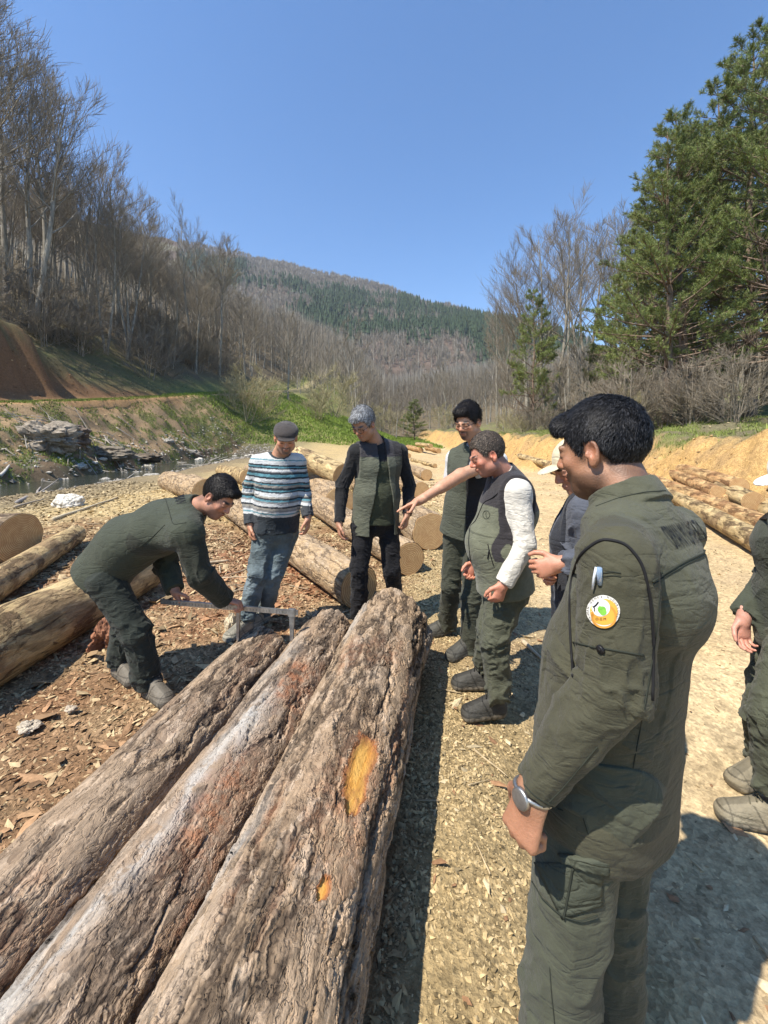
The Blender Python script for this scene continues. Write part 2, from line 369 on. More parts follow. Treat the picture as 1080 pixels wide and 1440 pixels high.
def make_bare(seed, Ht=20.0, spread=0.30, nprim=26, nsec=8, nter=6, base=0.30, r0=0.22, twigr=0.011, forks=1, lean=0.03, up=0.9):
    rg = np.random.RandomState(seed)
    tr, cr = MB(), MB()
    def poly(p, d, L, n, curve, jit):
        P = [np.array(p, dtype=float)]; d = unit(d)
        for i in range(n):
            d = unit(d+np.array([0, 0, curve])+rg.normal(0, jit, 3)); P.append(P[-1]+d*L/n)
        return np.array(P), d
    for f in range(forks):
        d0 = unit([rg.normal(0, lean+(0.085 if forks > 1 else 0)), rg.normal(0, lean+(0.085 if forks > 1 else 0)), 1])
        T, _ = poly([rg.normal(0, .15)*(forks > 1), rg.normal(0, .15)*(forks > 1), -0.6], d0, Ht*0.93*rg.uniform(.9, 1.05), 12, 0.03, 0.035)
        rr = r0/forks**0.4*np.linspace(1, 0, 13)**0.8+0.012; rr[0] *= 1.35
        tr.tube(T, rr, 7)
        for i in range(nprim//forks):
            u = base+(0.985-base)*(i+rg.rand())/(nprim//forks); k = u*12; j = min(int(k), 11)
            p = T[j]*(1-k+j)+T[j+1]*(k-j); rad = np.interp(k, range(13), rr)
            az = i*2.4+rg.normal(0, .5); el = rg.uniform(0.55, 1.05) if up > .8 else rg.uniform(.25, .8)
            d = [math.cos(az), math.sin(az), math.tan(el)*0.9]
            L = Ht*spread*1.25*max(.16, (1.02-u))**0.55*rg.uniform(.7, 1.1)
            P, _ = poly(p, d, L, 6, 0.09*up, 0.055)
            pr = max(rad*0.42, twigr*1.6)*np.linspace(1, 0.22, 7)
            (tr if i % 3 == 0 else cr).tube(P, np.maximum(pr, twigr), 4, caps=False)
            for s_ in range(nsec):
                v = 0.18+0.8*(s_+rg.rand())/nsec; kk = v*6; jj = min(int(kk), 5)
                q = P[jj]*(1-kk+jj)+P[jj+1]*(kk-jj); dd = unit(P[jj+1]-P[jj])
                side = unit(np.cross(dd, rg.normal(0, 1, 3)))
                L2 = L*0.5*(1.15-v*0.6)*rg.uniform(.6, 1.1)
                Q, _ = poly(q, dd*0.9+side*0.6+A(0, 0, .22), L2, 4, 0.10*up, 0.08)
                cr.tube(Q, np.maximum(np.linspace(1, 0.35, 5)*pr[jj]*0.5, twigr), 3, caps=False)
                for w_ in range(nter):
                    x_ = 0.15+0.85*(w_+rg.rand())/nter; k3 = x_*4; j3 = min(int(k3), 3)
                    z_ = Q[j3]*(1-k3+j3)+Q[j3+1]*(k3-j3); d3 = unit(Q[j3+1]-Q[j3]); s3 = unit(np.cross(d3, rg.normal(0, 1, 3)))
                    R3, _ = poly(z_, d3*.95+s3*.55+A(0, 0, .2), L2*0.50*rg.uniform(.6, 1.2)+0.15, 2, 0.08*up, 0.08)
                    cr.tube(R3, np.array([1, .8, .5])*twigr, 3, caps=False)
    return tr.build('trunk', inner=True), cr.build('crown', inner=True)

def place_tree(var, x, y, sc, rz, label, cat, group, name='bare_tree', mats=None, dz=0.0, tilt=0.0):
    e = empty(name, (x, y, gz(x, y)-0.1+dz)); e.scale = (sc, sc, sc); e.rotation_euler = (tilt, 0, rz)
    tag(e, label, cat, group)
    for nm, me in zip(('trunk', 'crown'), var): newobj(nm, me, e)
    return e
def setm(var, a, b):
    var[0].materials.append(a); var[1].materials.append(b); return var
BT = [setm(make_bare(s, 20, sp, 34, 9, 7, ba, r, 0.011, fk), M_BEECH, M_TWIG) for s, sp, ba, r, fk in
      ((1, .36, .46, .24, 1), (2, .33, .52, .22, 1), (3, .36, .40, .26, 2), (4, .30, .56, .20, 1), (5, .34, .42, .26, 3))]
BL = [setm(make_bare(s, 18, .31, 22, 7, 5, .36, .2, 0.019, fk), M_BEECH, M_TWIG) for s, fk in ((11, 1), (12, 1), (13, 2))]
SH = [setm(make_bare(s, 4.5, .55, 40, 7, 5, .05, .05, 0.009, 5, 0.1, 0.6), M_TWIG2, M_TWIG2) for s in (21, 22)]
SB = [setm(make_bare(s, 5, .5, 30, 6, 5, .05, .06, 0.011, 5, 0.1, 0.6), M_TWIG, M_TWIG) for s in (23, 24)]

rnd = random.Random(7)
G_LEFT = 'leafless trees of the wood on the left slope'
L_LEFT = 'leafless grey beech in the dense wood on the left hillside'
used = []
def free(x, y, d):
    for a, b in used:
        if (a-x)**2+(b-y)**2 < d*d: return False
    used.append((x, y)); return True
def HT(px, Y, top): return 0
# trees one can pick out: (px of base, Y, px y of top)
def px_tree(px, Y, top, var, label, cat='tree', name='bare_tree', group=None, full=20.0, rz=None, spread=1.0):
    x = (px-CX)*Y/F; z = gz(x, Y); h = EYE-(top-HY)*Y/F-z; sc = h/full
    used.append((x, Y))
    e = place_tree(var, x, Y, sc, rnd.uniform(0, 6.28) if rz is None else rz, label, cat, group, name)
    e.scale = (sc*spread, sc*spread, sc); return e
px_tree(38, 36, 40, BT[2], 'tallest bare beech with forked pale trunk at the left edge above the earth cut')
px_tree(-15, 35, -60, BT[0], 'bare beech cut off by the left edge of the photo')
px_tree(12, 40, 30, BT[3], 'slim bare beech just left of the tallest forked one')
px_tree(70, 41, 100, BT[1], 'dark bare tree close right of the tallest beech')
px_tree(125, 46, 215, BT[4], 'broad bare beech with several pale stems above the shaded bank')
px_tree(165, 50, 215, BT[0], 'bare beech whose fan-shaped crown breaks the skyline left of centre')
px_tree(215, 58, 262, BT[1], 'straight bare beech with a rounded top on the left skyline')
px_tree(275, 62, 296, BT[2], 'bare beech with leaning dark trunk and round crown on the lower left skyline', spread=0.9)
px_tree(308, 66, 330, BT[3], 'slender bare beech at the end of the skyline wood')
px_tree(345, 75, 395, BL[0], 'pale multi-stemmed bare tree beside the upper track', full=18)
px_tree(405, 72, 420, BL[1], 'lone bare tree with dark trunk standing on the green meadow', full=18)
px_tree(500, 85, 440, BL[2], 'bare tree with wide airy crown beyond the green meadow', full=18)
n = 0
for it in range(9000):
    if n >= 185: break
    y = 27+113*rnd.random()**1.1; x = -25.5-(y*0.55)*rnd.random()**1.2-rnd.random()*8
    if x < -0.98*y-4: continue
    if y < 40 and x > -28.5: continue
    if not free(x, y, 2.3+y*0.012): continue
    n += 1
    far = y > 75
    v = rnd.choice(BL if far else BT)
    place_tree(v, x, y, rnd.uniform(.62, .98)*(1.0 if far else .95)*(1.0-0.0*y), rnd.uniform(0, 6.28), L_LEFT, 'tree', G_LEFT)
n = 0
for it in range(4000):
    if n >= 55: break
    y = 68+90*rnd.random(); x = -26+60*rnd.random()
    if abs((x)/y*F+CX-455) < 95 and y < 80: continue
    if x > 0.30*y+2: continue
    if not free(x, y, 3.2): continue
    n += 1
    place_tree(rnd.choice(BL), x, y, rnd.uniform(.5, .85), rnd.uniform(0, 6.28), 'leafless tree in the brown wood closing the valley behind the meadow', 'tree', 'leafless trees closing the valley')
# undergrowth along the wood edge
for i in range(50):
    y = rnd.uniform(28, 78); x = -24.5-rnd.random()*9
    if y < 36: x -= 2
    place_tree(rnd.choice(SB), x, y, rnd.uniform(.7, 1.5), rnd.uniform(0, 6.28), 'bare brown bush at the foot of the wood on the left slope', 'bush', 'bare bushes at the wood edge', 'bare_bush')
for px, Y, top, k, lb in ((345, 46, 495, 0, 'large rounded olive-brown bare bush left of the meadow'), (325, 49, 520, 1, 'smaller olive bare bush at the left foot of the large one'), (372, 52, 525, 1, 'olive bare bush touching the right side of the large one'),
                          (447, 56, 530, 0, 'small leafless bush standing alone on the bright green meadow'), (470, 70, 500, 1, 'yellowish budding bush behind the meadow'), (545, 80, 555, 0, 'pale budding bush low on the valley floor'),
                          (520, 74, 560, 1, 'low budding bush right of the meadow'), (625, 60, 560, 0, 'pale willow bush at the far end of the pale road'), (655, 66, 565, 1, 'pale thicket at the end of the road right of the willow bush')):
    px_tree(px, Y, top, SH[k], lb, 'bush', 'bare_bush', full=5.0, spread=1.2)
# right-hand bare trees
for px, Y, top, k, lb, s_ in ((742, 34, 345, 0, 'leftmost bare tree on the right bank with a dome of fine twigs', 1), (775, 33, 300, 2, 'tall bare tree with domed crown left of the pines', 1.05), (822, 36, 300, 4, 'bare tree with several dark stems between the dome crown and the pines', 1),
                              (860, 38, 275, 1, 'bare tree partly behind the nearest pine', .9), (700, 48, 430, 3, 'small bare tree beyond the end of the right bank', .9), (720, 40, 440, 4, 'low bare tree at the left end of the right wood', .9), (800, 45, 330, 3, 'slim bare tree behind the two tall ones on the right', .8)):
    px_tree(px, Y, top, BT[k], lb, spread=s_)
n = 0
for it in range(4000):
    if n >= 60: break
    y = rnd.uniform(24, 75); x = 7.5+rnd.random()*30
    if x/y*F+CX > 1100 or x/y*F+CX < 690 or not free(x, y, 1.6): continue
    n += 1
    place_tree(rnd.choice(BL), x, y, rnd.uniform(.28, .5), rnd.uniform(0, 6.28), 'young leafless tree in the brown thicket on the right bank', 'tree', 'young leafless trees on the right bank')
for i in range(34):
    y = rnd.uniform(13, 40); x = 8.6+rnd.random()*y*0.25
    place_tree(rnd.choice(SB+SH), x, y, rnd.uniform(.3, .7), rnd.uniform(0, 6.28), 'bare bush on top of the right earth bank', 'bush', 'bare bushes on the right bank', 'bare_bush')

# pines
t = NT('pine_needles'); t.base(t.mix(1.0, t.vcol(), t.ramp(t.noise(t.obj(), 0.8, 4)[0], [(0.3, 0.8), (0.7, 1.5)]), 'MULTIPLY')); t.rough(0.55); t.b.inputs['Specular IOR Level'].default_value = 0.35
M_NEED = t.m
def make_pine(seed, Ht=15.0, base=0.22, spread=0.26, nwh=22, dens=1.0, r0=0.24, blade=0.17):
    rg = np.random.RandomState(seed); tr, bl = MB(), MB()
    T = np.stack([np.cumsum(rg.normal(0, .05, 14)), np.cumsum(rg.normal(0, .05, 14)), np.linspace(-0.5, Ht, 14)], 1); T[0, :2] = T[1, :2]
    rr = r0*np.linspace(1, 0.06, 14); tr.tube(T, rr, 9)
    tp, td = [], []
    for i in range(nwh):
        u = base+(0.98-base)*i/(nwh-1); z = u*Ht
        c = np.array([np.interp(z, T[:, 2], T[:, 0]), np.interp(z, T[:, 2], T[:, 1]), z])
        for b in range(rg.randint(4, 7)):
            az = rg.rand()*6.283; L = Ht*spread*(1.03-u)**0.75*rg.uniform(.55, 1.15)+0.3
            dz = 0.05+0.75*u-0.15+rg.normal(0, .12); d = unit([math.cos(az), math.sin(az), dz])
            P = [c]; n = 7
            for s_ in range(n): d = unit(d+A(0, 0, 0.07)+rg.normal(0, .09, 3)); P.append(P[-1]+d*L/n)
            P = np.array(P); tr.tube(P, np.linspace(1, .2, n+1)*max(0.012, 0.016*L), 4, caps=False)
            dead = u < base+0.12 and rg.rand() < 0.6
            m = int(L*12*dens)
            for k in range(m):
                v = 0.3+0.7*rg.rand()**0.8; kk = v*n; j = min(int(kk), n-1); q = P[j]*(1-kk+j)+P[j+1]*(kk-j)
                dd = unit(unit(P[j+1]-P[j])*0.6+rg.normal(0, .55, 3)+A(0, 0, .25)); l2 = rg.uniform(.2, .75)*(1.25-v)*min(1, L/1.6)+0.15
                Q = np.array([q, q+dd*l2*.5, q+unit(dd+A(0, 0, .3))*l2])
                if k % 2 == 0 or dead: bl.tube(Q, A(.010, .008, .006), 3, caps=False)
                if dead: continue
                for w_ in (0.45, 0.75, 1.0):
                    tp.append(Q[0]*(1-w_)+Q[2]*w_+rg.normal(0, .02, 3)); td.append(unit(dd+A(0, 0, .55)))
    tp, td = np.array(tp), np.array(td); nb = 13; N = len(tp)
    P0 = np.repeat(tp, nb, 0); D = np.repeat(td, nb, 0)
    R = rg.normal(0, 1, (N*nb, 3)); R /= np.linalg.norm(R, axis=1)[:, None]
    D = D+R*0.95; D /= np.linalg.norm(D, axis=1)[:, None]
    S = np.cross(D, rg.normal(0, 1, D.shape)); S /= np.linalg.norm(S, axis=1)[:, None]
    P0 = P0-np.repeat(td, nb, 0)*rg.uniform(0, .12, (N*nb, 1)); L = rg.uniform(.6, 1.1, (N*nb, 1))*blade
    V = np.stack([P0-S*.008, P0+S*.008, P0+D*L], 1).reshape(-1, 3)
    base_c = np.array([.125, .165, .045]); tone = np.repeat(rg.uniform(.75, 1.25, (N, 1)), nb*3, 0)
    yel = np.repeat(rg.rand(N, 1)**2, nb*3, 0); Cc = (base_c*(1-yel)+A(.21, .23, .07)*yel)*tone
    nm = mesh('crown', V, np.arange(len(V)).reshape(-1, 3), M_NEED, smooth=False, col=Cc, inner=True)
    tr.V += bl.V; off = tr.n
    tr.Q += [q+off for q in bl.Q]; tr.n += bl.n
    tm = tr.build('trunk', inner=True); tm.materials.append(M_PBARK)
    return tm, nm
PV = [make_pine(31, 15, .16, .30, 24), make_pine(32, 15, .24, .27, 22), make_pine(33, 15, .22, .32, 23)]
PY = make_pine(34, 10, .10, .27, 18, 1.1, .12)
def pine(px, Y, top, k, lb, group=None, sp=1.0, rz=None, v=None, full=15.0):
    return px_tree(px, Y, top, v or PV[k], lb, 'pine', 'pine_tree', group, full, rz, sp)
pine(940, 17, 185, 0, 'nearest pine with two-toned rough trunk right of the bare trees', sp=1.05, rz=0.5)
pine(965, 17.6, 150, 1, 'pine standing close behind the nearest one, trunks nearly touching', rz=2.2)
pine(1045, 19, 62, 2, 'tallest pine at the right edge of the photo', sp=1.1, rz=1.0)
pine(1095, 15.5, 40, 0, 'pine half cut off by the right edge', rz=3.0)
pine(1010, 21, 130, 1, 'dark pine between the nearest pine and the tallest one', rz=4.0)
pine(985, 25, 190, 2, 'pine farther back in the stand, seen between the front trunks', rz=5.0)
pine(1075, 24, 150, 1, 'pine deep in the stand behind the tallest one', rz=5.5)
pine(915, 26, 260, 0, 'pine at the left rear of the stand', rz=1.7)
pine(895, 22, 330, 1, 'low-crowned pine left of the nearest pine', v=PY, full=10, rz=1.1)
pine(752, 30, 410, 0, 'slim young pine with a green column of foliage among bare trees', v=PY, full=10, rz=0.2, sp=.9)
pine(583, 62, 562, 0, 'small round dark pine alone at the valley bottom', v=PY, full=10, sp=1.7)
pine(850, 34, 420, 0, 'thin yellowish young pine behind the foreground man', v=PY, full=10, rz=2.5, sp=.9)
pine(1130, 22, 60, 2, 'pine beyond the right edge', rz=.3)

# far woods: beyond counting, one object each
rg = np.random.RandomState(5)
def scatter_far(name, N, xr, yr, hf, mask, kind):
    x = rg.uniform(xr[0], xr[1], N*4); y = rg.uniform(yr[0], yr[1], N*4)
    px = x/y*F+CX; ok = (px > 250) & (px < 830) & mask(x, y); x, y = x[ok][:N], y[ok][:N]; z = hf(x, y); n = len(x)
    if kind == 'con':
        k = 6; lev = [(0.0, .0, 1.0), (0.30, .02, .85), (.3, .0, .62), (.62, .0, .3)]
        h = rg.uniform(9, 19, n); r = h*rg.uniform(.16, .26, n); V, T = [], []; a = np.arange(k)*2*math.pi/k
        for q, (z0, z1, rad) in enumerate(((.05, .55, 1), (.33, .78, .75), (.6, 1.0, .5))):
            ph = rg.rand(n)*6; aa = a[None]+ph[:, None]; rj = rg.uniform(.7, 1.25, (n, k))
            ring = np.stack([x[:, None]+np.cos(aa)*r[:, None]*rad*rj, y[:, None]+np.sin(aa)*r[:, None]*rad*rj, z[:, None]+h[:, None]*(z0+rg.uniform(-.05, .05, (n, k)))], -1)
            tip = np.stack([x, y, z+h*z1], -1)[:, None]; vv = np.concatenate([ring, tip], 1); off = q*n*(k+1)
            b = np.arange(n)[:, None]*(k+1)+off; j = np.arange(k)[None]
            T.append(np.stack([b+j, b+(j+1) % k, b+k+0*j], -1).reshape(-1, 3)); V.append(vv.reshape(-1, 3))
        V = np.concatenate(V); T = np.concatenate(T); c = A(.045, .065, .035)*rg.uniform(.6, 1.4, (len(V), 1))
        return mesh(name, V, T, M_FARV, smooth=False, col=c)
    # bare crown: spray of thin upward blades
    nb = 34; h = rg.uniform(9, 17, n)
    X = np.repeat(x, nb); Y = np.repeat(y, nb); Z = np.repeat(z, nb); Hh = np.repeat(h, nb)
    az = rg.rand(n*nb)*6.283; st = rg.uniform(.15, .7, n*nb); out = rg.rand(n*nb)**.7*.32
    p0 = np.stack([X+np.cos(az)*out*Hh*.25, Y+np.sin(az)*out*Hh*.25, Z+Hh*st*.6], -1)
    p1 = np.stack([X+np.cos(az)*out*Hh, Y+np.sin(az)*out*Hh, Z+Hh*(st*.6+.4)*(1-.6*out)], -1)
    trunk = (np.arange(n*nb) % nb) == 0
    p0[trunk] = np.stack([X, Y, Z-1], -1)[trunk]; p1[trunk] = np.stack([X, Y, Z+Hh*.95], -1)[trunk]
    wd = (0.00042*Y*rg.uniform(.7, 1.5, n*nb)*np.where(trunk, 2.0, 1.0))[:, None]
    s_ = rg.normal(0, 1, (n*nb, 3)); s_[:, 1] *= .5; s_ /= np.linalg.norm(s_, axis=1)[:, None]
    V = np.stack([p0-s_*wd, p0+s_*wd, p1], 1).reshape(-1, 3)
    c = np.repeat(np.where(trunk[:, None], A(.33, .305, .255), A(.215, .185, .14))*rg.uniform(.7, 1.3, (n*nb, 1)), 3, 0)
    return mesh(name, V, np.arange(len(V)).reshape(-1, 3), M_FARV, smooth=False, col=c)
M_FARV = m_vcol('far_foliage', 0.95, 0.1, 0.05, spec=0.05)
tag(scatter_far('distant_conifers', 9000, (-700, 500), (340, 900), MH, lambda x, y: conif_mask(x, y)+0.10*rg.normal(0, 1, len(x)) > 0.02, 'con'), 'dark green conifer forest covering the middle of the far mountain', 'conifer forest', kind='stuff')
tag(scatter_far('distant_bare_forest', 9000, (-700, 500), (340, 905), MH, lambda x, y: conif_mask(x, y)+0.1*rg.normal(0, 1, len(x)) < 0.02, 'bare'), 'brown leafless forest on the far mountain ridge and foot', 'forest', kind='stuff')
tag(scatter_far('valley_bare_forest', 4200, (-150, 160), (100, 335), H, lambda x, y: (x > -0.9*y) & ((x < -2-0*y) | (y > 120)), 'bare'), 'grey brown mass of leafless trees filling the valley behind the meadow', 'forest', kind='stuff')
# ---------------------------------------------------------------- logs
def bark_material(name, plate, crack, tint2, scale=13.0, disp=0.013, flake=1.0, stretch=0.34, masks=False):
    t = NT(name); v0 = t.obj()
    wob = t.noise(v0, 7.0, 4, 0.65)[1]; wob2 = t.noise(v0, 34.0, 3, 0.6)[1]
    vd = t.n('ShaderNodeVectorMath', operation='MULTIPLY_ADD'); t.l(wob, vd.inputs[0]); vd.inputs[1].default_value = (.07, .13, .07); t.l(v0, vd.inputs[2])
    ve = t.n('ShaderNodeVectorMath', operation='MULTIPLY_ADD'); t.l(wob2, ve.inputs[0]); ve.inputs[1].default_value = (.018, .04, .018); t.l(vd.outputs[0], ve.inputs[2])
    v = t.mapp(ve.outputs[0], (1, stretch, 1))
    e1 = t.vor(v, scale, 'DISTANCE_TO_EDGE')['Distance']; f1 = t.vor(v, scale)['Color']
    v2 = t.mapp(ve.outputs[0], (1, 0.42, 1), (3, 1, 2)); e2 = t.vor(v2, scale*3.1, 'DISTANCE_TO_EDGE')['Distance']; f2 = t.vor(v2, scale*3.1)['Color']
    nf = t.noise(t.mapp(v0, (1, .35, 1)), 75, 6, 0.72)[0]; nb = t.noise(v0, 3.2, 5, .65)[0]
    fs = t.noise(t.mapp(vd.outputs[0], (1, .20, 1)), 7.5, 4, .55)[0]
    rdg = t.math('ABSOLUTE', t.math('SUBTRACT', fs, 0.5)); cr1 = t.ramp(rdg, [(0.0, 0.0), (0.02, 0.3), (0.06, 1.0)])
    fs2 = t.noise(t.mapp(vd.outputs[0], (1, .28, 1), (7, 2, 4)), 17, 4, .6)[0]
    rdg2 = t.math('ABSOLUTE', t.math('SUBTRACT', fs2, 0.5)); cr2 = t.ramp(rdg2, [(0.0, 0.0), (0.03, .8), (0.07, 1.0)])
    h1 = t.ramp(e1, [(0.0, 0.3), (0.06, 0.8), (0.3, 1.0)]); h2 = t.ramp(e2, [(0.0, 0.0), (0.10, 0.8), (0.4, 1.0)])
    s1 = t.sep(f1); s2 = t.sep(f2)
    hgt = t.math('ADD', t.math('MULTIPLY', cr1, 0.60), t.math('MULTIPLY', cr2, 0.22))
    hgt = t.math('ADD', hgt, t.math('MULTIPLY', h1, 0.16)); hgt = t.math('ADD', hgt, t.math('MULTIPLY', t.math('MULTIPLY', h2, s2[1]), 0.20*flake))
    hgt = t.math('ADD', hgt, t.math('MULTIPLY', s1[0], 0.20))
    hgt = t.math('ADD', hgt, t.math('MULTIPLY', nf, 0.28))
    col = t.mix(s1[1], tuple(plate)+(1,), tuple(tint2)+(1,))
    col = t.mix(t.ramp(s2[0], [(0.5, 0.0), (0.95, 0.75)]), col, (0.47, .37, .27, 1))
    col = t.mix(t.ramp(s2[2], [(0.6, 0.0), (0.9, 0.6)]), col, tuple(0.45*q for q in plate)+(1,))
    col = t.mix(t.ramp(nb, [(0.42, 0.0), (0.62, 0.55)]), col, tuple(tint2)+(1,))
    col = t.mix(t.ramp(t.math('MINIMUM', cr1, t.math('ADD', cr2, .25)), [(0.0, 0.9), (0.7, 0.0)]), col, tuple(crack)+(1,))
    col = t.mix(1.0, col, t.ramp(nf, [(0.3, 0.6), (0.7, 1.3)]), 'MULTIPLY')
    if masks:
        mk = t.sep(t.vcol('mask')); fine = t.noise(v0, 22, 5, .7)[0]
        g = t.math('MULTIPLY', mk[0], t.ramp(t.math('ADD', fine, t.math('MULTIPLY', s1[2], .3)), [(0.46, 0.05), (0.70, .9)]))
        col = t.mix(g, col, t.mix(nf, (.33, .31, .275, 1), (.52, .49, .435, 1)))
        r = t.math('MULTIPLY', mk[1], t.ramp(fine, [(0.42, 0.1), (0.62, .85)]))
        col = t.mix(r, col, t.mix(nf, (.24, .09, .045, 1), (.36, .17, .085, 1)))
        mz = t.math('ADD', mk[2], t.math('MULTIPLY', t.math('SUBTRACT', t.noise(t.mapp(v0, (1, .45, 1)), 28, 5, .75)[0], .5), .75)); bz = t.ramp(mz, [(0.46, 0.0), (0.56, 1.0)])
        wood = t.mix(t.ramp(t.noise(t.mapp(v0, (1, .12, 1)), 30, 5, .7)[0], [(0.3, 0.0), (0.7, 1.0)]), (.52, .22, .035, 1), (.66, .42, .12, 1))
        wood = t.mix(t.ramp(mz, [(0.55, 1.0), (0.85, 0.0)]), wood, (.30, .12, .05, 1))
        col = t.mix(bz, col, wood)
        hgt = t.math('ADD', t.math('MULTIPLY', hgt, t.math('SUBTRACT', 1.0, t.math('MULTIPLY', bz, 0.85))), t.math('MULTIPLY', bz, .80))
        hgt = t.math('SUBTRACT', hgt, t.math('MULTIPLY', r, 0.25))
    t.base(col); t.rough(0.88); t.b.inputs['Specular IOR Level'].default_value = 0.2
    t.disp(hgt, disp, 0.62); return t.m
def peeled_material(name, a, b, c_, disp=0.004):
    t = NT(name); v0 = t.obj(); v = t.mapp(v0, (1, .22, 1)); n1 = t.noise(v, 11, 6, .7, .6)[0]; n2 = t.noise(v0, 3, 4, .6)[0]; n3 = t.noise(v, 45, 5, .7)[0]
    vo = t.vor(t.mapp(v0, (1, .3, 1)), 16)['Color']
    col = t.mix(t.ramp(n1, [(0.38, 0.0), (0.6, 1.0)]), tuple(a)+(1,), tuple(b)+(1,)); col = t.mix(t.ramp(n2, [(0.48, 0.0), (0.58, .8)]), col, tuple(c_)+(1,))
    col = t.mix(1.0, col, t.ramp(t.sep(vo)[0], [(0.0, .62), (1.0, 1.12)]), 'MULTIPLY'); n4 = t.noise(t.mapp(v0, (1, .3, 1), (9, 3, 1)), 7, 6, .75, 1.0)[0]; pk = t.ramp(n4, [(.54, 0.0), (.58, 1.0)]); col = t.mix(t.math('MULTIPLY', pk, .85), col, tuple(.55*q for q in c_)+(1,))
    col = t.mix(1.0, col, t.ramp(n3, [(0.3, .65), (0.7, 1.2)]), 'MULTIPLY')
    t.base(col); t.rough(.75); t.bump(t.math('ADD', t.math('MULTIPLY', pk, .8), t.math('ADD', n1, n3)), 0.022); return t.m
t = NT('sawn_wood'); v = t.obj(); sp = t.n('ShaderNodeSeparateXYZ'); t.l(v, sp.inputs[0])
rad = t.math('SQRT', t.math('ADD', t.math('MULTIPLY', sp.outputs[0], sp.outputs[0]), t.math('MULTIPLY', sp.outputs[2], sp.outputs[2])))
nz = t.noise(v, 6, 4)[0]; rr_ = t.math('SINE', t.math('MULTIPLY', t.math('ADD', rad, t.math('MULTIPLY', nz, .02)), 330.0))
col = t.mix(t.math('MULTIPLY_ADD', rr_, .5, .5), (.36, .21, .09, 1), (.62, .44, .22, 1))
col = t.mix(t.ramp(t.noise(v, 14, 5, .7)[0], [(.35, .0), (.7, .7)]), col, (.34, .18, .08, 1))
t.base(col); t.rough(.85); t.bump(t.noise(t.mapp(v, (1, 1, 1)), 60, 4)[0], .004); M_SAWN = t.m
M_B1 = bark_material('pine_bark_brown', (.235, .165, .11), (.035, .024, .018), (.34, .25, .165), 13, .014, masks=True)
M_B2 = bark_material('pine_bark_grey', (.24, .185, .135), (.035, .026, .02), (.32, .225, .145), 12, .018, masks=True)
M_B3 = bark_material('pine_bark_tan', (.265, .195, .13), (.030, .021, .015), (.38, .27, .17), 11, .022, masks=True)
M_BM = bark_material('log_bark_mid', (.36, .27, .17), (.10, .07, .045), (.46, .32, .18), 14, .010)
M_BO = peeled_material('log_orange', (.50, .29, .13), (.62, .42, .20), (.38, .20, .09))
M_BY = peeled_material('log_yellow', (.50, .36, .17), (.64, .48, .25), (.26, .17, .09))
M_BG = peeled_material('log_grey', (.28, .20, .12), (.40, .30, .19), (.18, .12, .08))

def make_log(name, p0, p1, r0, r1, mat, label, group=None, nl=60, nc=36, seed=0, ends=(True, True), knob=0.02, maskf=None, bend=0.0, flare=0.0, cat='log', endcol=None):
    """p0 near end, p1 far end; object Y axis runs along the log"""
    p0, p1 = Vector(p0), Vector(p1); L = (p1-p0).length; d = (p1-p0).normalized()
    mid = (p0+p1)/2; u = np.linspace(0, 1, nl); a = np.arange(nc)*2*math.pi/nc
    U, AA = np.meshgrid(u, a, indexing='ij'); yy = (U-.5)*L
    R = r0+(r1-r0)*U
    R = R*(1+knob*2.2*fbm(np.cos(AA)*1.3+seed, np.sin(AA)*1.3, yy*1.2, 3, seed)+knob*1.2*vn(np.cos(AA)*3, np.sin(AA)*3+seed, yy*4, seed+1))
    R = R+flare*np.exp(-((1-U)*L/0.25)**2)*(1+.5*np.sin(AA*3+seed))
    bx = bend*np.sin(U*math.pi)*L
    # rounded rim at the saw cuts
    V = np.stack([R*np.cos(AA)+bx, yy, R*np.sin(AA)], -1)
    n = nl*nc; i = np.arange(nl-1)[:, None]*nc; j = np.arange(nc)[None]; j2 = (j+1) % nc
    Q = np.stack([i+j2, i+j, i+nc+j, i+nc+j2], -1).reshape(-1, 4)
    at = None
    if maskf is not None:
        mk = maskf(AA, U, yy).reshape(-1, 3); at = {'mask': mk}
        cut = np.clip((mk[:, 2]-.45)/.3, 0, 1).reshape(nl, nc); V[..., 0] -= np.cos(AA)*cut*.006; V[..., 2] -= np.sin(AA)*cut*.008
    o = mesh(name, V.reshape(-1, 3), Q, mat, attrs=at)
    o.rotation_mode = 'QUATERNION'; o.rotation_quaternion = d.to_track_quat('Y', 'Z'); o.location = mid
    tag(o, label, cat, group)
    for e, (k, sgn) in enumerate(((0, -1), (nl-1, 1))):
        if not ends[e]: continue
        ring = V[k].copy(); c = ring.mean(0); rings = []
        for f in (1.0, .97, .72, .4, .12):
            q = c+(ring-c)*f; q[:, 1] = yy[k, 0]+sgn*(0.004 if f < 1 else -0.004); rings.append(q)
        VV = np.concatenate(rings+[c[None]+A(0, sgn*.004, 0)[None]]); m = len(rings)
        ii = np.arange(m-1)[:, None]*nc; QQ = np.stack([ii+j, ii+j2, ii+nc+j2, ii+nc+j], -1).reshape(-1, 4)
        jj = np.arange(nc); TT = np.stack([(m-1)*nc+jj, (m-1)*nc+(jj+1) % nc, jj*0+m*nc], 1)
        if sgn > 0: QQ = QQ[:, ::-1]; TT = TT[:, ::-1]
        ce = mesh('sawn_end', VV, [QQ, TT], endcol or M_SAWN, parent=o, smooth=False)
    return o
dirv = Vector((0.175, 1, 0))
def near_pt(p, y): return p+dirv*(y-p.y)
FL = Vector((-.742, 2.62, .19)); FM = Vector((-.362, 2.86, .185)); FR = Vector((.050, 2.82, .235))
def mk_left(a, u, y): return np.stack([0*a, .35*sm(.2, .55, fbm(np.cos(a)*1.2, np.sin(a)*1.2, y*1.5, 3, 3)), 0*a], -1)
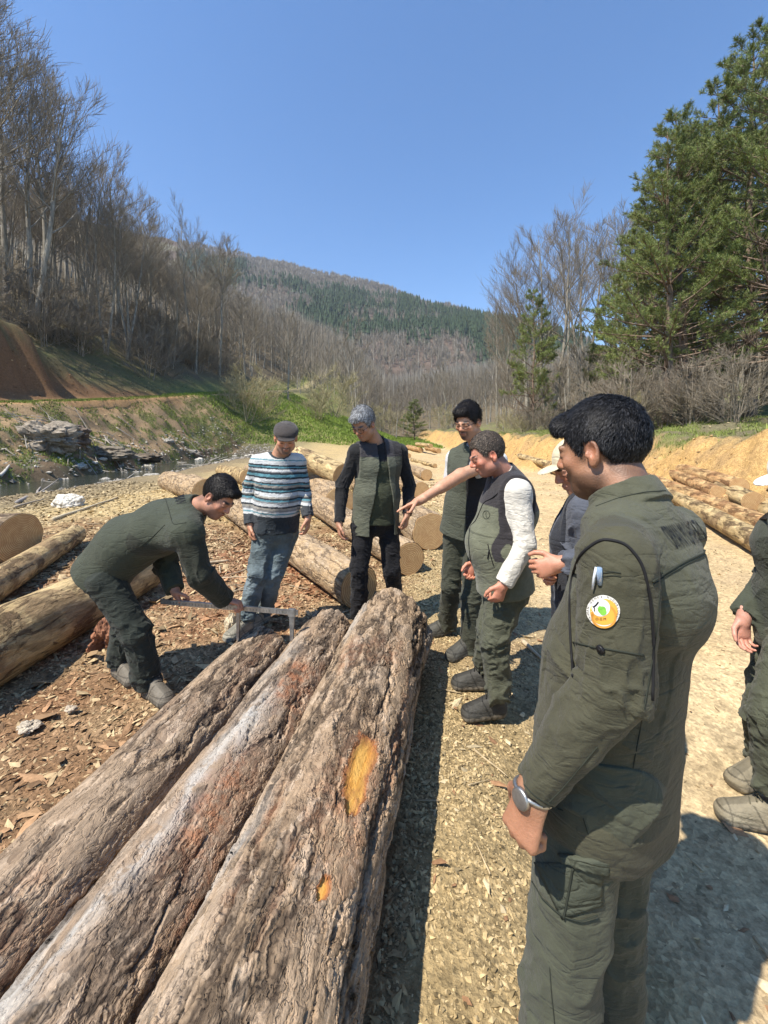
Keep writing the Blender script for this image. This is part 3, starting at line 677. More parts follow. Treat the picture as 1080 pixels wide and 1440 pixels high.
def mk_mid(a, u, y):
    ang = a-math.pi*0.60+.25*np.sin(y*3); g = .85*np.exp(-(ang/.36)**2)*sm(.96, .7, u)
    r = np.exp(-((a-1.05)/.42)**2-((y-.25)/.20)**2)*1.3+.9*np.exp(-((a-1.2)/.3)**2-((y-.95)/.16)**2)+.6*sm(.1, .4, fbm(a*1.5, y*2.2, 0, 3, 8))*(a < 1.5)
    return np.stack([g*1.2*sm(-.35, .1, fbm(a*2, y*3, 0, 4, 5)), np.clip(r, 0, 1), 0*a], -1)
ORX = {}
def mk_right(a, u, y):
    # resin-coloured axe blaze on the upper right of the log and a small one lower down
    by, ba = ORX['y'], ORX['a']
    wig = .17*fbm(a*9, y*14, 0, 3, 17)
    wig = wig*(1+1.6*np.clip((by-y)/.15, 0, 1)); e = 1.12-np.sqrt(((a-ba)/.21)**2+((y-by)/.155)**4)*.62+wig
    e2 = 1.05-np.sqrt(((a-ba-.02)/.08)**2+((y-by+.385)/.035)**2)*.6+wig*1.5
    g = .55*sm(.05, .5, fbm(a*1.2+4, y*1.3, 0, 3, 12)); r = .5*sm(.1, .5, fbm(a*2, y*2, 0, 3, 13))+np.exp(-((a-ba)/.45)**2-((y-by+.1)/.24)**2)*.7
    return np.stack([g, np.clip(r, 0, 1), np.clip(np.maximum(e, e2), 0, 1)], -1)
nearY = -0.55
LN = (2.86-nearY)
_p0 = near_pt(FR, nearY); _L = (FR-_p0).length
ORX['y'] = (1.42-nearY)*1.015-_L/2; ORX['a'] = math.pi/2-.56
make_log('foreground_log', _p0, FR, .200, .232, M_B3, 'thickest foreground log, deeply fissured, with an orange axe blaze on its upper side', 'three measured logs in the foreground', 820, 400, 3, maskf=mk_right, knob=.035, flare=.012)
make_log('foreground_log', near_pt(FM, nearY), FM, .162, .164, M_B2, 'middle foreground log with a whitish grey strip along its bark', 'three measured logs in the foreground', 820, 330, 5, maskf=mk_mid, knob=.035)
make_log('foreground_log', near_pt(FL, nearY), FL, .174, .152, M_B1, 'left foreground log of smooth brown bark being measured with the caliper', 'three measured logs in the foreground', 800, 330, 8, maskf=mk_left, knob=.03)

def G(px, py, r, Y=None):
    """a point r above the ground seen at a pixel"""
    if Y is None: Y = F*(EYE-r)/(py-HY)
    return Vector(((px-CX)*Y/F, Y, EYE-(py-HY)*Y/F))
GM = 'logs lying behind the group of men'
def lg(n0, n1, r0, r1, mat, label, group, **k):
    return make_log('log', n0, n1, r0, r1, mat, label, group, **k)
def GP(px, py, r, up=0.0):
    """axis point of a log of radius r resting on the ground (plus up), seen at a pixel"""
    Y = 6.0
    for _ in range(40):
        x_ = (px-CX)*Y/F; z = (gz(x_, Y) if x_ < 6.1 else gz(6.1, Y)+.12*(x_-6.1))+r+up; Yn = F*(EYE-z)/(py-HY); Y = Y*.5+min(max(Yn, .5), 60)*.5
    return W(px, py, Y)
def lp(a, b, mat, label, group, far=None, **k):
    p0 = GP(*a); p1 = GP(*b)
    if far and (p1-p0).length > far: p1 = p0+(p1-p0).normalized()*far; p1.z = (gz(p1.x, p1.y) if p1.x < 6.1 else gz(6.1, p1.y)+.12*(p1.x-6.1))+b[2]+(b[3] if len(b) > 3 else 0)
    return make_log('log', p0, p1, a[2], b[2], mat, label, group, **k)
lp((505, 826, .185), (262, 676, .20), M_BM, 'log with split sawn end at the right foot of the man in the striped sweater', GM, nl=420, nc=130, seed=21, far=9)
lp((576, 786, .18), (345, 655, .2), M_BM, 'log whose round sawn end shows right of the dark-clothed man at shin height', GM, nl=420, nc=120, seed=22, far=9)
lp((606, 748, .25), (470, 664, .24), M_BM, 'very thick rough-barked log with shaded end beside the man with glasses', GM, nl=260, nc=130, seed=23, knob=.05, far=5)
lp((592, 690, .21), (500, 650, .20), M_BM, 'log with orange sawn end at hip height right of the dark-clothed man', GM, nl=160, nc=90, seed=24, far=6)
lp((478, 706, .27), (405, 652, .27), M_BM, 'big pale-barked log between the striped sweater and the dark-clothed man', GM, nl=260, nc=110, seed=25, far=7)
lp((482, 668, .24, .35), (420, 640, .22, .5), M_BY, 'yellow peeled log heaped on the big pale-barked one', GM, nl=120, nc=60, seed=26, far=6)
lp((290, 692, .26), (215, 668, .26), M_BM, 'thick log behind the head of the stooping man', GM, nl=120, nc=90, seed=27, far=4)
lp((560, 668, .22), (470, 640, .22), M_BY, 'peeled log behind the waist of the dark-clothed man', GM, nl=120, nc=60, seed=28, far=6)
lp((440, 655, .28, .2), (350, 640, .25, .2), M_BY, 'pale yellow log at the back of the heap behind the striped sweater', GM, nl=120, nc=60, seed=29, far=6)
hp = [((540, 655, .2, .1), (470, 636, .2, .1), M_BM), ((515, 672, .21), (440, 650, .2), M_BM), ((395, 668, .24), (330, 650, .22), M_BM), ((560, 652, .19, .15), (505, 634, .18, .1), M_BY), ((350, 672, .22), (300, 655, .22), M_BY), ((470, 690, .22), (380, 658, .22), M_BM), ((600, 668, .2), (540, 646, .2), M_BM)]
for i, (a_, b_, m_) in enumerate(hp): lp(a_, b_, m_, ['bark-covered log heaped behind the dark-clothed man near his shoulder', 'log half buried in the heap behind the dark-clothed man', 'stout log behind the striped sweater, low in the heap', 'pale peeled log topping the heap right of the dark-clothed man', 'pale log end left of the striped sweater', 'bark-covered log in the gap between the two standing men', 'log behind the one with the orange sawn end'][i], GM, nl=120, nc=60, seed=70+i, far=6)
GF = 'small logs lying by the pale road'
for p, q, m, lb in (((617, 634, .20), (588, 627, .20), M_BO, 'short orange log with round end left of the pale road'), ((606, 627, .16, .5), (583, 623, .16, .5), M_BY, 'thin yellow log on top of the roadside logs'),
                    ((612, 655, .10), (545, 638, .10), M_BY, 'thin pale pole lying left of the pale road'), ((592, 633, .22), (572, 628, .22), M_BO, 'reddish log at the left of the roadside logs'),
                    ((575, 641, .16), (540, 634, .16), M_BY, 'yellowish log partly behind the dark-clothed man')):
    lp(p, q, m, lb, GF, nl=30, nc=24, seed=int(p[0]), far=4.5)
GR = 'logs in the pile under the right earth bank'
lp((1085, 772, .15), (890, 662, .15), M_BY, 'long pale log along the near side of the right pile', GR, nl=200, nc=70, seed=41, far=7.5)
lp((1095, 748, .15, .12), (880, 655, .15, .1), M_BO, 'long orange log above the near pale one in the right pile', GR, nl=200, nc=70, seed=42, far=7.5)
lp((1011, 695, .14, .30), (915, 652, .14, .3), M_BO, 'thick orange log whose round end points at the white-capped man', GR, nl=120, nc=60, seed=43, far=5)
lp((1059, 706, .17, .22), (1015, 688, .17, .25), M_BY, 'short thick log with a pale yellow sawn end under the bank', GR, nl=90, nc=60, seed=44, far=2.2)
lp((1028, 706, .13, .2), (960, 668, .13, .2), M_BO, 'orange log squeezed below the thick orange one', GR, nl=90, nc=50, seed=48, far=4)
lp((1040, 684, .15, .42), (940, 655, .15, .4), M_BO, 'orange log at the back of the right pile against the bank', GR, nl=90, nc=50, seed=45, far=4.5)
lp((1098, 726, .16, .1), (1060, 706, .15, .1), M_BY, 'log end at the right edge beside the white-capped man', GR, nl=60, nc=50, seed=46, far=3)
lp((1060, 730, .14), (985, 690, .13), M_BG, 'dark log in the gap under the orange logs', GR, nl=60, nc=40, seed=47, far=4)
for p, q, m, lb in (((800, 668, .17), (735, 640, .17), M_BO, 'orange log at the foot of the right bank behind the pointing man'), ((778, 655, .15, .1), (725, 640, .15, .1), M_BY, 'thin log next to the orange one at the foot of the bank'),
                    ((870, 684, .17), (775, 652, .16), M_BO, 'orange log hidden partly behind the foreground man'), ((752, 645, .16), (715, 634, .16), M_BO, 'farthest log at the foot of the right bank')):
    lp(p, q, m, lb, 'logs at the foot of the right bank', nl=60, nc=36, seed=int(p[0]), far=5)
# left pile
GL = 'logs piled at the left edge'
lp((28, 757, .29), (-170, 750, .27), M_BG, 'thick dark log with rounded end at the top of the left pile', GL, nl=160, nc=90, seed=51, far=3.5)
lp((-70, 862, .15), (106, 752, .13), M_BY, 'thin yellow log sloping across the left pile', GL, nl=220, nc=70, seed=52)
lp((-110, 962, .235), (206, 800, .195), M_BY, 'thick log with peeling yellow bark behind the stooping man', GL, nl=300, nc=120, seed=53)
lp((-4, 925, .13), (-90, 905, .13), M_BG, 'short log stub at the lower left edge', GL, nl=60, nc=50, seed=54, far=1)
# ---------------------------------------------------------------- chips, bark litter, grass, rocks, sticks
rg = np.random.RandomState(77)
def chips(name, x, y, size, cols, asp=1.7, thick=.22, lift=.3, label=None, cat='wood chips', hf=None):
    n = len(x); z = (hf or H)(x, y); q = rg.normal(0, 1, (n, 3))
    nrm = np.stack([rg.normal(0, .38, n), rg.normal(0, .38, n), np.ones(n)], 1); nrm /= np.linalg.norm(nrm, axis=1)[:, None]
    a = np.cross(nrm, q); a /= np.linalg.norm(a, axis=1)[:, None]; b = np.cross(nrm, a)
    s = size[:, None]; c = np.stack([x, y, z+size*lift*rg.rand(n)], 1)
    w_ = s*rg.uniform(.7, asp, (n, 1)); h_ = s*rg.uniform(.45, .9, (n, 1)); t_ = s*thick
    cv = nrm*s*rg.uniform(-.25, .35, (n, 1))
    V = np.stack([c+a*w_+cv, c+b*h_+a*w_*.3, c-a*w_*rg.uniform(.6, 1, (n, 1))+cv, c-b*h_-a*w_*.2, c+nrm*t_, c-nrm*t_], 1)
    T = np.array([[0, 1, 4], [1, 2, 4], [2, 3, 4], [3, 0, 4], [1, 0, 5], [2, 1, 5], [3, 2, 5], [0, 3, 5]])
    Fc = (np.arange(n)[:, None, None]*6+T[None]).reshape(-1, 3)
    o = mesh(name, V.reshape(-1, 3), Fc, M_CHIP, smooth=False, col=np.repeat(cols, 6, 0))
    return tag(o, label, cat, kind='stuff')
M_CHIP = m_vcol('chip_wood', .85, .25, 60, spec=.2)
def cols_at(x, y, gain=(.8, 1.5), pale=.25):
    c = zone_colour(x, y)*rg.uniform(gain[0], gain[1], (len(x), 1)); p = rg.rand(len(x)) < pale
    c[p] = c[p]*.35+A(.56, .44, .25)*.65*rg.uniform(.7, 1.2, (p.sum(), 1)); d = rg.rand(len(x)) < .15; c[d] *= .45
    return np.clip(c, .02, .85)
def inlog(x, y):
    r = np.zeros(len(x), bool)
    for P, R in ((FL, .17), (FM, .16), (FR, .21)): r |= (np.abs(x-(P.x+.175*(y-P.y))) < R) & (y < P.y)
    return r
n = 60000; x = rg.uniform(-4.5, .2, n); y = 0.9+rg.rand(n)**1.25*5.6; k = ~inlog(x, y) & (x > -.95*y-.3) & (x < log_line(np.minimum(y, 2.8))+.3); x, y = x[k], y[k]
sz = .004+.013*rg.rand(len(x))**3+.0016*y
chips('bark_litter', x, y, sz, cols_at(x, y), 2.4, .15, label='reddish brown bark flakes and chips covering the ground left of the logs', cat='bark litter')
n = 80000; y = .8+rg.rand(n)**1.2*5.4; x = log_line(np.minimum(y, 2.8))+.14+rg.rand(n)**1.35*1.5; x += rg.normal(0, .1, n)*(y > 2.8)
k = ~inlog(x, y) & (rg.rand(n) < 1.0-1.0*sm(.25, 1.15, x-.20*(y-1.4)+.5*fbm(x*2.5, y*2.5, 0, 3, 92))) & (rg.rand(n) < .55+.9*fbm(x*5, y*5, 0, 3, 93)); x, y = x[k], y[k]
sz = .0025+.010*rg.rand(len(x))**4+.0012*y
chips('pale_chips', x, y, sz, cols_at(x, y, (.6, 1.45), .38), 1.5, .4, label='pale yellow wood chips and pebbles right of the thick log', cat='wood chips')
n = 26000; x = rg.uniform(-8, 5.5, n); y = rg.uniform(4.5, 14, n); x *= y/10+.2; k = (x < .25+.17*(y-3)) | (rg.rand(n) < .04); x, y = x[k], y[k]
chips('far_chips', x, y, .011+.022*rg.rand(len(x))**2+.0015*y, cols_at(x, y, (.7, 1.4), .4), 2.2, .2, label='scattered chips and bark pieces across the far part of the yard', cat='wood debris')
n = 5000; x = rg.uniform(.7, 4.5, n); y = rg.uniform(.9, 7, n); sz = .003+.009*rg.rand(n)**4+.001*y
chips('road_debris', x, y, sz, cols_at(x, y, (.6, 1.2), .3), 3.0, .3, label='small crumbs of bark and stone on the sandy road', cat='gravel')
n = 1500; x = rg.uniform(-4.6, -.6, n); y = rg.uniform(1.4, 6.2, n); k = ~inlog(x, y); x, y = x[k], y[k]
chips('bark_slabs', x, y, .018+.035*rg.rand(len(x))**2, cols_at(x, y, (.7, 1.7), .35), 2.6, .12, .5, label='larger curled slabs of bark lying on the litter left of the logs', cat='bark pieces')
n = 420; y = 1+rg.rand(n)*4.5; x = log_line(np.minimum(y, 2.8))+.3+rg.rand(n)**1.2*1.6; k = ~inlog(x, y); x, y = x[k], y[k]
cc = np.where(rg.rand(len(x), 1) < .5, A(.55, .45, .28), A(.30, .17, .09))*rg.uniform(.6, 1.2, (len(x), 1)); chips('wood_splinters', x, y, .010+.022*rg.rand(len(x))**3, cc, 3.0, .25, .5, label='larger splinters, pebbles and bark bits among the pale chips', cat='wood debris')
# stream debris: stones
n = 5200; x = rg.uniform(-16.2, -9.0, n); y = rg.uniform(11, 42, n); sz = .03+.13*rg.rand(n)**3
cc = A(.36, .33, .28)*rg.uniform(.35, 1.35, (n, 1)); chips('stream_stones', x, y, sz, cc, 1.6, .5, .2, label='stones and rubble along both banks of the stream', cat='stones')
n = 4500; x = rg.uniform(6.3, 14, n); y = rg.uniform(7, 34, n); cc = cols_at(x, y, (.5, 1.3), .2); chips('bank_rubble', x, y, .015+.05*rg.rand(n)**3, cc, 1.6, .6, .2, label='clods and small stones on the right earth bank', cat='rubble')
n = 3500; x = rg.uniform(-26, -14.5, n); y = rg.uniform(16, 60, n); cc = cols_at(x, y, (.5, 1.5), .25); chips('slope_rubble', x, y, .03+.08*rg.rand(n)**3, cc, 1.8, .5, .2, label='clods and stones on the slope between stream and track', cat='rubble')
# grass blades
def grass(name, x, y, h, col, label, wd=.006):
    n = len(x); z = H(x, y); d = rg.normal(0, .35, (n, 2)); p = np.stack([x, y, z-.01], 1); tip = p+np.stack([d[:, 0]*h, d[:, 1]*h, h], 1)
    s = rg.normal(0, 1, (n, 3)); s[:, 2] = 0; s /= np.linalg.norm(s, axis=1)[:, None]; s *= (wd*rg.uniform(.6, 1.4, n))[:, None]
    V = np.stack([p-s, p+s, tip], 1).reshape(-1, 3)
    o = mesh(name, V, np.arange(len(V)).reshape(-1, 3), M_CHIP, smooth=False, col=np.repeat(col, 3, 0)); tag(o, label, 'grass', kind='stuff')
n = 70000; x = rg.uniform(-21.5, -13.8, n); y = rg.uniform(13, 46, n); g = fbm(x*0.8, y*0.8, 0, 4, 41)*.8+fbm(x*3.1, y*3.1, 0, 4, 42) > -.02; x, y = x[g], y[g]
grass('bank_grass', x, y, rg.uniform(.05, .16, len(x)), A(.14, .18, .035)*rg.uniform(.6, 1.6, (len(x), 1)), 'tufts of grass on the slope above the stream', .02)
n = 50000; x = rg.uniform(7.6, 17, n); y = rg.uniform(8, 30, n); g = fbm(x*0.8, y*0.8, 0, 4, 41)+.5*fbm(x*3.1, y*3.1, 0, 4, 42) > -.08; x, y = x[g], y[g]
grass('right_grass', x, y, rg.uniform(.04, .14, len(x)), (A(.17, .2, .05)*rg.uniform(.6, 1.5, (len(x), 1))), 'short green grass on top of the right earth bank', .012)
n = 60000; x = rg.uniform(-22, 6, n); y = rg.uniform(42, 85, n)
grass('meadow_grass', x, y, rg.uniform(.1, .3, n), A(.15, .21, .035)*rg.uniform(.7, 1.5, (n, 1)), 'bright green grass of the meadow in the valley', .05)
# sticks and brushwood by the stream
M_STICK = m_vcol('stick_wood', .85, .3, 30)
def stick(p, q, r, label, name='branch', group=None, bend=.05, c=A(.36, .30, .22), forks=0):
    p, q = A(*p), A(*q); n = 8; u = np.linspace(0, 1, n)[:, None]; P = p+(q-p)*u; L = np.linalg.norm(q-p)
    P += np.cumsum(rg.normal(0, bend*L/n, (n, 3)), 0)*A(1, 1, .6); mb = MB(); mb.tube(P, r*np.linspace(1, .45, n), 7, c=c)
    for f in range(forks):
        k = rg.randint(2, n-1); d = unit((q-p)+rg.normal(0, .6, 3)*L); mb.tube(np.array([P[k], P[k]+d*L*.15, P[k]+d*L*.3+A(0, 0, .03)]), r*A(.6, .45, .2), 5, c=c)
    o = mb.build(name, M_STICK); tag(o, label, 'branch', group); return o
def S(px, py, up=0.03):
    # ground point seen at a pixel (walks along the ray until it meets the terrain)
    d = A((px-CX)/F, 1, -(py-HY)/F); ys = np.geomspace(.7, 120, 2400); z = EYE+d[2]*ys; g = H(d[0]*ys, ys); k = np.argmax(z < g)
    return (d[0]*ys[k], ys[k], g[k]+up)
def st2(a, b, r, lb, **k): return stick(S(*a, r), S(*b, r), r, lb, **k)
st2((75, 733), (160, 702), .035, 'straight pale pole lying left of the stooping man near the left pile', c=A(.5, .42, .28))
st2((25, 708), (66, 680), .05, 'grey driftwood stick in the shallow stream at the left', c=A(.3, .27, .24), forks=1)
st2((82, 645), (110, 672), .05, 'bleached stick leaning into the stream below the root heap', c=A(.5, .47, .42))
st2((0, 672), (14, 658), .07, 'pale log stub at the left edge above the stream', c=A(.48, .45, .4))
st2((168, 658), (205, 654), .08, 'whitish piece of driftwood on the far bank of the stream', c=A(.5, .47, .42))
st2((20, 715), (60, 705), .03, 'thin stick at the left margin of the yard')
st2((285, 795), (322, 790), .02, 'pale splinter on the red litter left of the striped sweater', c=A(.5, .4, .27))
st2((735, 905), (765, 935), .018, 'split pale stick in the shadow behind the man in the white sleeves', c=A(.5, .4, .27))
for i in range(95):
    x0 = rg.uniform(-17.5, -9.0); y0 = rg.uniform(14, 34); a = rg.rand()*6.28; L = rg.uniform(.4, 1.6)
    if i < 45: x0, y0 = -15.6+rg.normal(0, .8), rg.choice([19.0, 20.5, 24.0])+rg.normal(0, .8)
    x1, y1 = x0+math.cos(a)*L, y0+math.sin(a)*L
    stick((x0, y0, gz(x0, y0)+.05+.2*rg.rand()), (x1, y1, gz(x1, y1)+.05+.3*rg.rand()), rg.uniform(.012, .03), 'grey brushwood stick washed up along the stream bank', group='sticks washed up by the stream', c=A(.3, .27, .23)*rg.uniform(.6, 1.6), forks=1)
for i in range(60):
    x0 = rg.uniform(-5.5, -.3); y0 = rg.uniform(3.2, 8.5); a = rg.rand()*6.28; L = rg.uniform(.12, .5)
    x1, y1 = x0+math.cos(a)*L, y0+math.sin(a)*L
    stick((x0, y0, gz(x0, y0)+.015), (x1, y1, gz(x1, y1)+.02), rg.uniform(.004, .010), 'thin broken twig lying on the brown litter of the yard', group='twigs strewn over the yard', c=A(.38, .30, .2)*rg.uniform(.6, 1.4))
for i in range(26):
    y0 = rg.uniform(1.3, 4.8); x0 = log_line(min(y0, 2.8))+rg.uniform(.32, 1.5); a = rg.rand()*6.28; L = rg.uniform(.06, .22); x1, y1 = x0+math.cos(a)*L, y0+math.sin(a)*L
    stick((x0, y0, gz(x0, y0)+.008), (x1, y1, gz(x1, y1)+.012), rg.uniform(.002, .006), 'short twig lying on the pale chips right of the logs', group='twigs strewn right of the logs', c=A(.42, .33, .2)*rg.uniform(.5, 1.4))
# rocks and root stumps
def rock(p, s, label, c, name='rock', seed=0, cat='rock', flat=.6, rough_=.35, group=None):
    me_n = 40; th = np.linspace(0, math.pi, me_n); ph = np.arange(2*me_n)*math.pi/me_n; TH, PH = np.meshgrid(th, ph, indexing='ij')
    D = np.stack([np.sin(TH)*np.cos(PH), np.sin(TH)*np.sin(PH), np.cos(TH)], -1)
    r = 1+rough_*1.6*fbm(D[..., 0]*1.6+seed, D[..., 1]*1.6, D[..., 2]*1.6, 5, seed)-rough_*.5*np.abs(fbm(D[..., 0]*4+seed, D[..., 1]*4, D[..., 2]*4, 4, seed+3))
    V = D*r[..., None]*A(*s)*A(1, 1, flat); nc = 2*me_n; i = np.arange(me_n-1)[:, None]*nc; j = np.arange(nc)[None]
    Q = np.stack([i+j, i+nc+j, i+nc+(j+1) % nc, i+(j+1) % nc], -1).reshape(-1, 4)
    cc = np.clip(np.asarray(c)*(1+.9*fbm(V[..., 0]*9/s[0], V[..., 1]*9/s[0], V[..., 2]*9/s[0], 4, seed+5))[..., None], .02, .8).reshape(-1, 3)
    o = mesh(name, V.reshape(-1, 3), Q, M_ROCK, col=cc, smooth=False); o.location = p; tag(o, label, cat, group); return o
M_ROCK = m_vcol('rock_surface', .9, .35, 14, bump=.02, bsc=30)
rock(S(62, 620), (1.5, .9, 1.0), 'weathered grey root stump undercut above the stream at the left', A(.27, .23, .18), 'root_stump', 3, 'stump', .75, .6)
rock(S(98, 612), (.9, .8, .8), 'dark root mass tangled with brushwood right of the big stump', A(.17, .13, .10), 'root_stump', 5, 'stump', .7, .6)
rock(S(150, 640), (1.3, .6, .7), 'ragged eroded earth lip with roots over the stream', A(.2, .17, .13), 'earth_clod', 7, 'clod', .6, .6)
rock(S(195, 645), (1.3, .6, .55), 'dark earth lump at the water edge behind the stooping man', A(.15, .12, .09), 'earth_clod', 9, 'clod', .6, .6)
rock(S(98, 712), (.33, .22, .28), 'white stone by the stream just above the left pile', A(.62, .58, .5), seed=11, flat=.8)
rock(S(165, 900), (.13, .2, .2), 'reddish split stump behind the heel of the stooping man', A(.3, .14, .08), 'stump', 13, 'stump', .9, .5)
rock(S(40, 1030), (.05, .04, .04), 'pale knobby bark lump on the litter at the left', A(.5, .43, .33), 'bark_lump', 15, 'bark lump', .6, .5)
rock(S(100, 1005), (.03, .025, .02), 'small pale bark lump nearer the left log', A(.48, .40, .3), 'bark_lump', 19, 'bark lump', .6, .5)
rock(S(325, 885), (.045, .075, .09), 'cream curled chip standing left of the caliper jaw', A(.62, .52, .36), 'wood_chip', 17, 'chip', 1.0, .25)
for i in range(24):
    x0 = rg.uniform(-16, -9.5); y0 = rg.uniform(14, 36); s_ = rg.uniform(.12, .42)
    rock((x0, y0, gz(x0, y0)+.02), (s_, s_*.8, s_*.8), 'pale boulder along the edge of the stream', A(.45, .42, .36)*rg.uniform(.6, 1.3), seed=i+40, group='boulders along the stream')
# ---------------------------------------------------------------- figures: distance fields meshed into continuous surfaces
f32 = np.float32
def nz3(v): v = np.asarray(v, dtype=float); return v/(np.linalg.norm(v)+1e-9)
class Fld:
    def __init__(s, lo, hi, h):
        s.lo = np.asarray(lo, float); s.h = h; s.n = np.maximum(np.ceil((np.asarray(hi, float)-s.lo)/h).astype(int)+1, 4)
        s.g = np.full(s.n, 0.25, f32)
    def sl(s, pts, pad):
        pts = np.asarray(pts, float); a = np.clip(np.floor((pts.min(0)-pad-s.lo)/s.h).astype(int), 0, s.n-1); b = np.clip(np.ceil((pts.max(0)+pad-s.lo)/s.h).astype(int)+1, 1, s.n)
        b = np.maximum(b, a+1); ax = [(s.lo[i]+np.arange(a[i], b[i])*s.h).astype(f32) for i in range(3)]
        return tuple(slice(a[i], b[i]) for i in range(3)), ax[0][:, None, None], ax[1][None, :, None], ax[2][None, None, :]
    def comb(s, S, d, k, sub=False):
        g = s.g[S]
        if sub:
            if k > 0: h = np.maximum(k-np.abs(-g-d), 0)/k; s.g[S] = -(np.minimum(-g, d)-h*h*k*.25)
            else: s.g[S] = np.maximum(g, -d)
        elif k > 0: h = np.maximum(k-np.abs(g-d), 0)/k; s.g[S] = np.minimum(g, d)-h*h*k*.25
        else: s.g[S] = np.minimum(g, d)
    def cap(s, a, b, ra, rb=None, k=.02, sub=False, flat=(0, 0)):
        rb = ra if rb is None else rb; a, b = np.asarray(a, float), np.asarray(b, float); S, X, Y, Z = s.sl([a, b], max(ra, rb)+k+.03)
        d = b-a; L = np.linalg.norm(d)+1e-9; d = (d/L)
        t = ((X-a[0])*d[0]+(Y-a[1])*d[1]+(Z-a[2])*d[2]); tc = np.clip(t, 0, L)
        r = np.sqrt((X-a[0]-tc*d[0])**2+(Y-a[1]-tc*d[1])**2+(Z-a[2]-tc*d[2])**2)-(ra+(rb-ra)*tc/L)
        if flat[0]: r = np.maximum(r, -t)
        if flat[1]: r = np.maximum(r, t-L)
        s.comb(S, r.astype(f32), k, sub); return s
    def ecap(s, a, b, la, lb, lat, k=.03, sub=False, flat=(0, 0)):
        """elliptic section: la, lb = (lateral, depth) radii at both ends"""
        a, b = np.asarray(a, float), np.asarray(b, float); S, X, Y, Z = s.sl([a, b], max(la+lb)+k+.03)
        d = b-a; L = np.linalg.norm(d)+1e-9; d = d/L; u = nz3(np.asarray(lat)-d*np.dot(lat, d)); v = np.cross(d, u)
        x, y, z = X-a[0], Y-a[1], Z-a[2]; t = x*d[0]+y*d[1]+z*d[2]; tc = np.clip(t, 0, L); q = tc/L; w_ = t-tc
        U = x*u[0]+y*u[1]+z*u[2]; Vv = x*v[0]+y*v[1]+z*v[2]
        ru = la[0]+(lb[0]-la[0])*q; rv = la[1]+(lb[1]-la[1])*q; kk = np.sqrt((U/ru)**2+(Vv/rv)**2+(w_/np.minimum(ru, rv))**2)+1e-4
        r = np.sqrt(U*U+Vv*Vv+w_*w_)*(1-1/kk); r = np.where(kk < .3, -min(la+lb)*.7, r)
        if flat[0]: r = np.maximum(r, -t)
        if flat[1]: r = np.maximum(r, t-L)
        s.comb(S, r.astype(f32), k, sub); return s
    def ell(s, c, R, r, k=.01, sub=False):
        """R rows = local axes"""
        c = np.asarray(c, float); S, X, Y, Z = s.sl([c], max(r)+k+.03); x, y, z = X-c[0], Y-c[1], Z-c[2]
        q = [(x*R[i][0]+y*R[i][1]+z*R[i][2]) for i in range(3)]; k0 = np.sqrt(sum((q[i]/r[i])**2 for i in range(3)))+1e-5; k1 = np.sqrt(sum((q[i]/r[i]**2)**2 for i in range(3)))+1e-5
        s.comb(S, (k0*(k0-1)/k1).astype(f32), k, sub); return s
    def fn(s, pts, pad, f, k=.0, sub=False, inter=False):
        S, X, Y, Z = s.sl(pts, pad); d = f(X, Y, Z)
        if inter: s.g[S] = np.maximum(s.g[S], d.astype(f32))
        else: s.comb(S, d.astype(f32), k, sub)
        return s
    def clip(s, f): s.g = np.maximum(s.g, f(*s.sl([s.lo, s.lo+s.n*s.h], 0)[1:]).astype(f32)); return s
    def mesh(s):
        g = s.g; g[0] = g[-1] = .2; g[:, 0] = g[:, -1] = .2; g[:, :, 0] = g[:, :, -1] = .2
        ins = g < 0; n = np.array(g.shape)
        c = ins[:-1, :-1, :-1].astype(np.int8)
        cnt = np.zeros(n-1, np.int8)
        for i in (0, 1):
            for j in (0, 1):
                for k in (0, 1): cnt += ins[i:n[0]-1+i, j:n[1]-1+j, k:n[2]-1+k]
        act = (cnt > 0) & (cnt < 8); I = np.argwhere(act); m = len(I)
        idx = np.full(n-1, -1, np.int32); idx[act] = np.arange(m)
        P = np.zeros((m, 3)); C = np.zeros(m)
        cor = [(i, j, k) for i in (0, 1) for j in (0, 1) for k in (0, 1)]; val = {c_: g[I[:, 0]+c_[0], I[:, 1]+c_[1], I[:, 2]+c_[2]].astype(float) for c_ in cor}
        for a in cor:
            for ax in range(3):
                if a[ax]: continue
                b = list(a); b[ax] = 1; b = tuple(b); va, vb = val[a], val[b]; x = (va < 0) != (vb < 0)
                t = np.where(x, va/(va-vb+1e-12), 0); p = np.tile(np.array(a, float), (m, 1)); p[:, ax] = t; P[x] += p[x]; C[x] += 1
        V = s.lo+(I+P/C[:, None])*s.h; Fs = []
        for ax in range(3):
            o = [slice(1, -1)]*3; o[ax] = slice(0, -1); o2 = list(o); o2[ax] = slice(1, None)
            a = ins[tuple(o)]; b = ins[tuple(o2)]; E = np.argwhere(a != b)
            if not len(E): continue
            fl = a[E[:, 0], E[:, 1], E[:, 2]]
            for q in range(3):
                if q != ax: E[:, q] += 1
            u, v = (ax+1) % 3, (ax+2) % 3
            def at(du, dv):
                J = E.copy(); J[:, u] -= du; J[:, v] -= dv; return idx[J[:, 0], J[:, 1], J[:, 2]]
            q = np.stack([at(1, 1), at(0, 1), at(0, 0), at(1, 0)], 1); q[~fl] = q[~fl][:, ::-1]; Fs.append(q)
        return V, np.concatenate(Fs)
def vnormals(V, Q):
    n = np.cross(V[Q[:, 2]]-V[Q[:, 0]], V[Q[:, 3]]-V[Q[:, 1]]); N = np.zeros_like(V)
    for k in range(4):
        for a in range(3): N[:, a] += np.bincount(Q[:, k], n[:, a], len(V))
    return N/(np.linalg.norm(N, axis=1)[:, None]+1e-12)
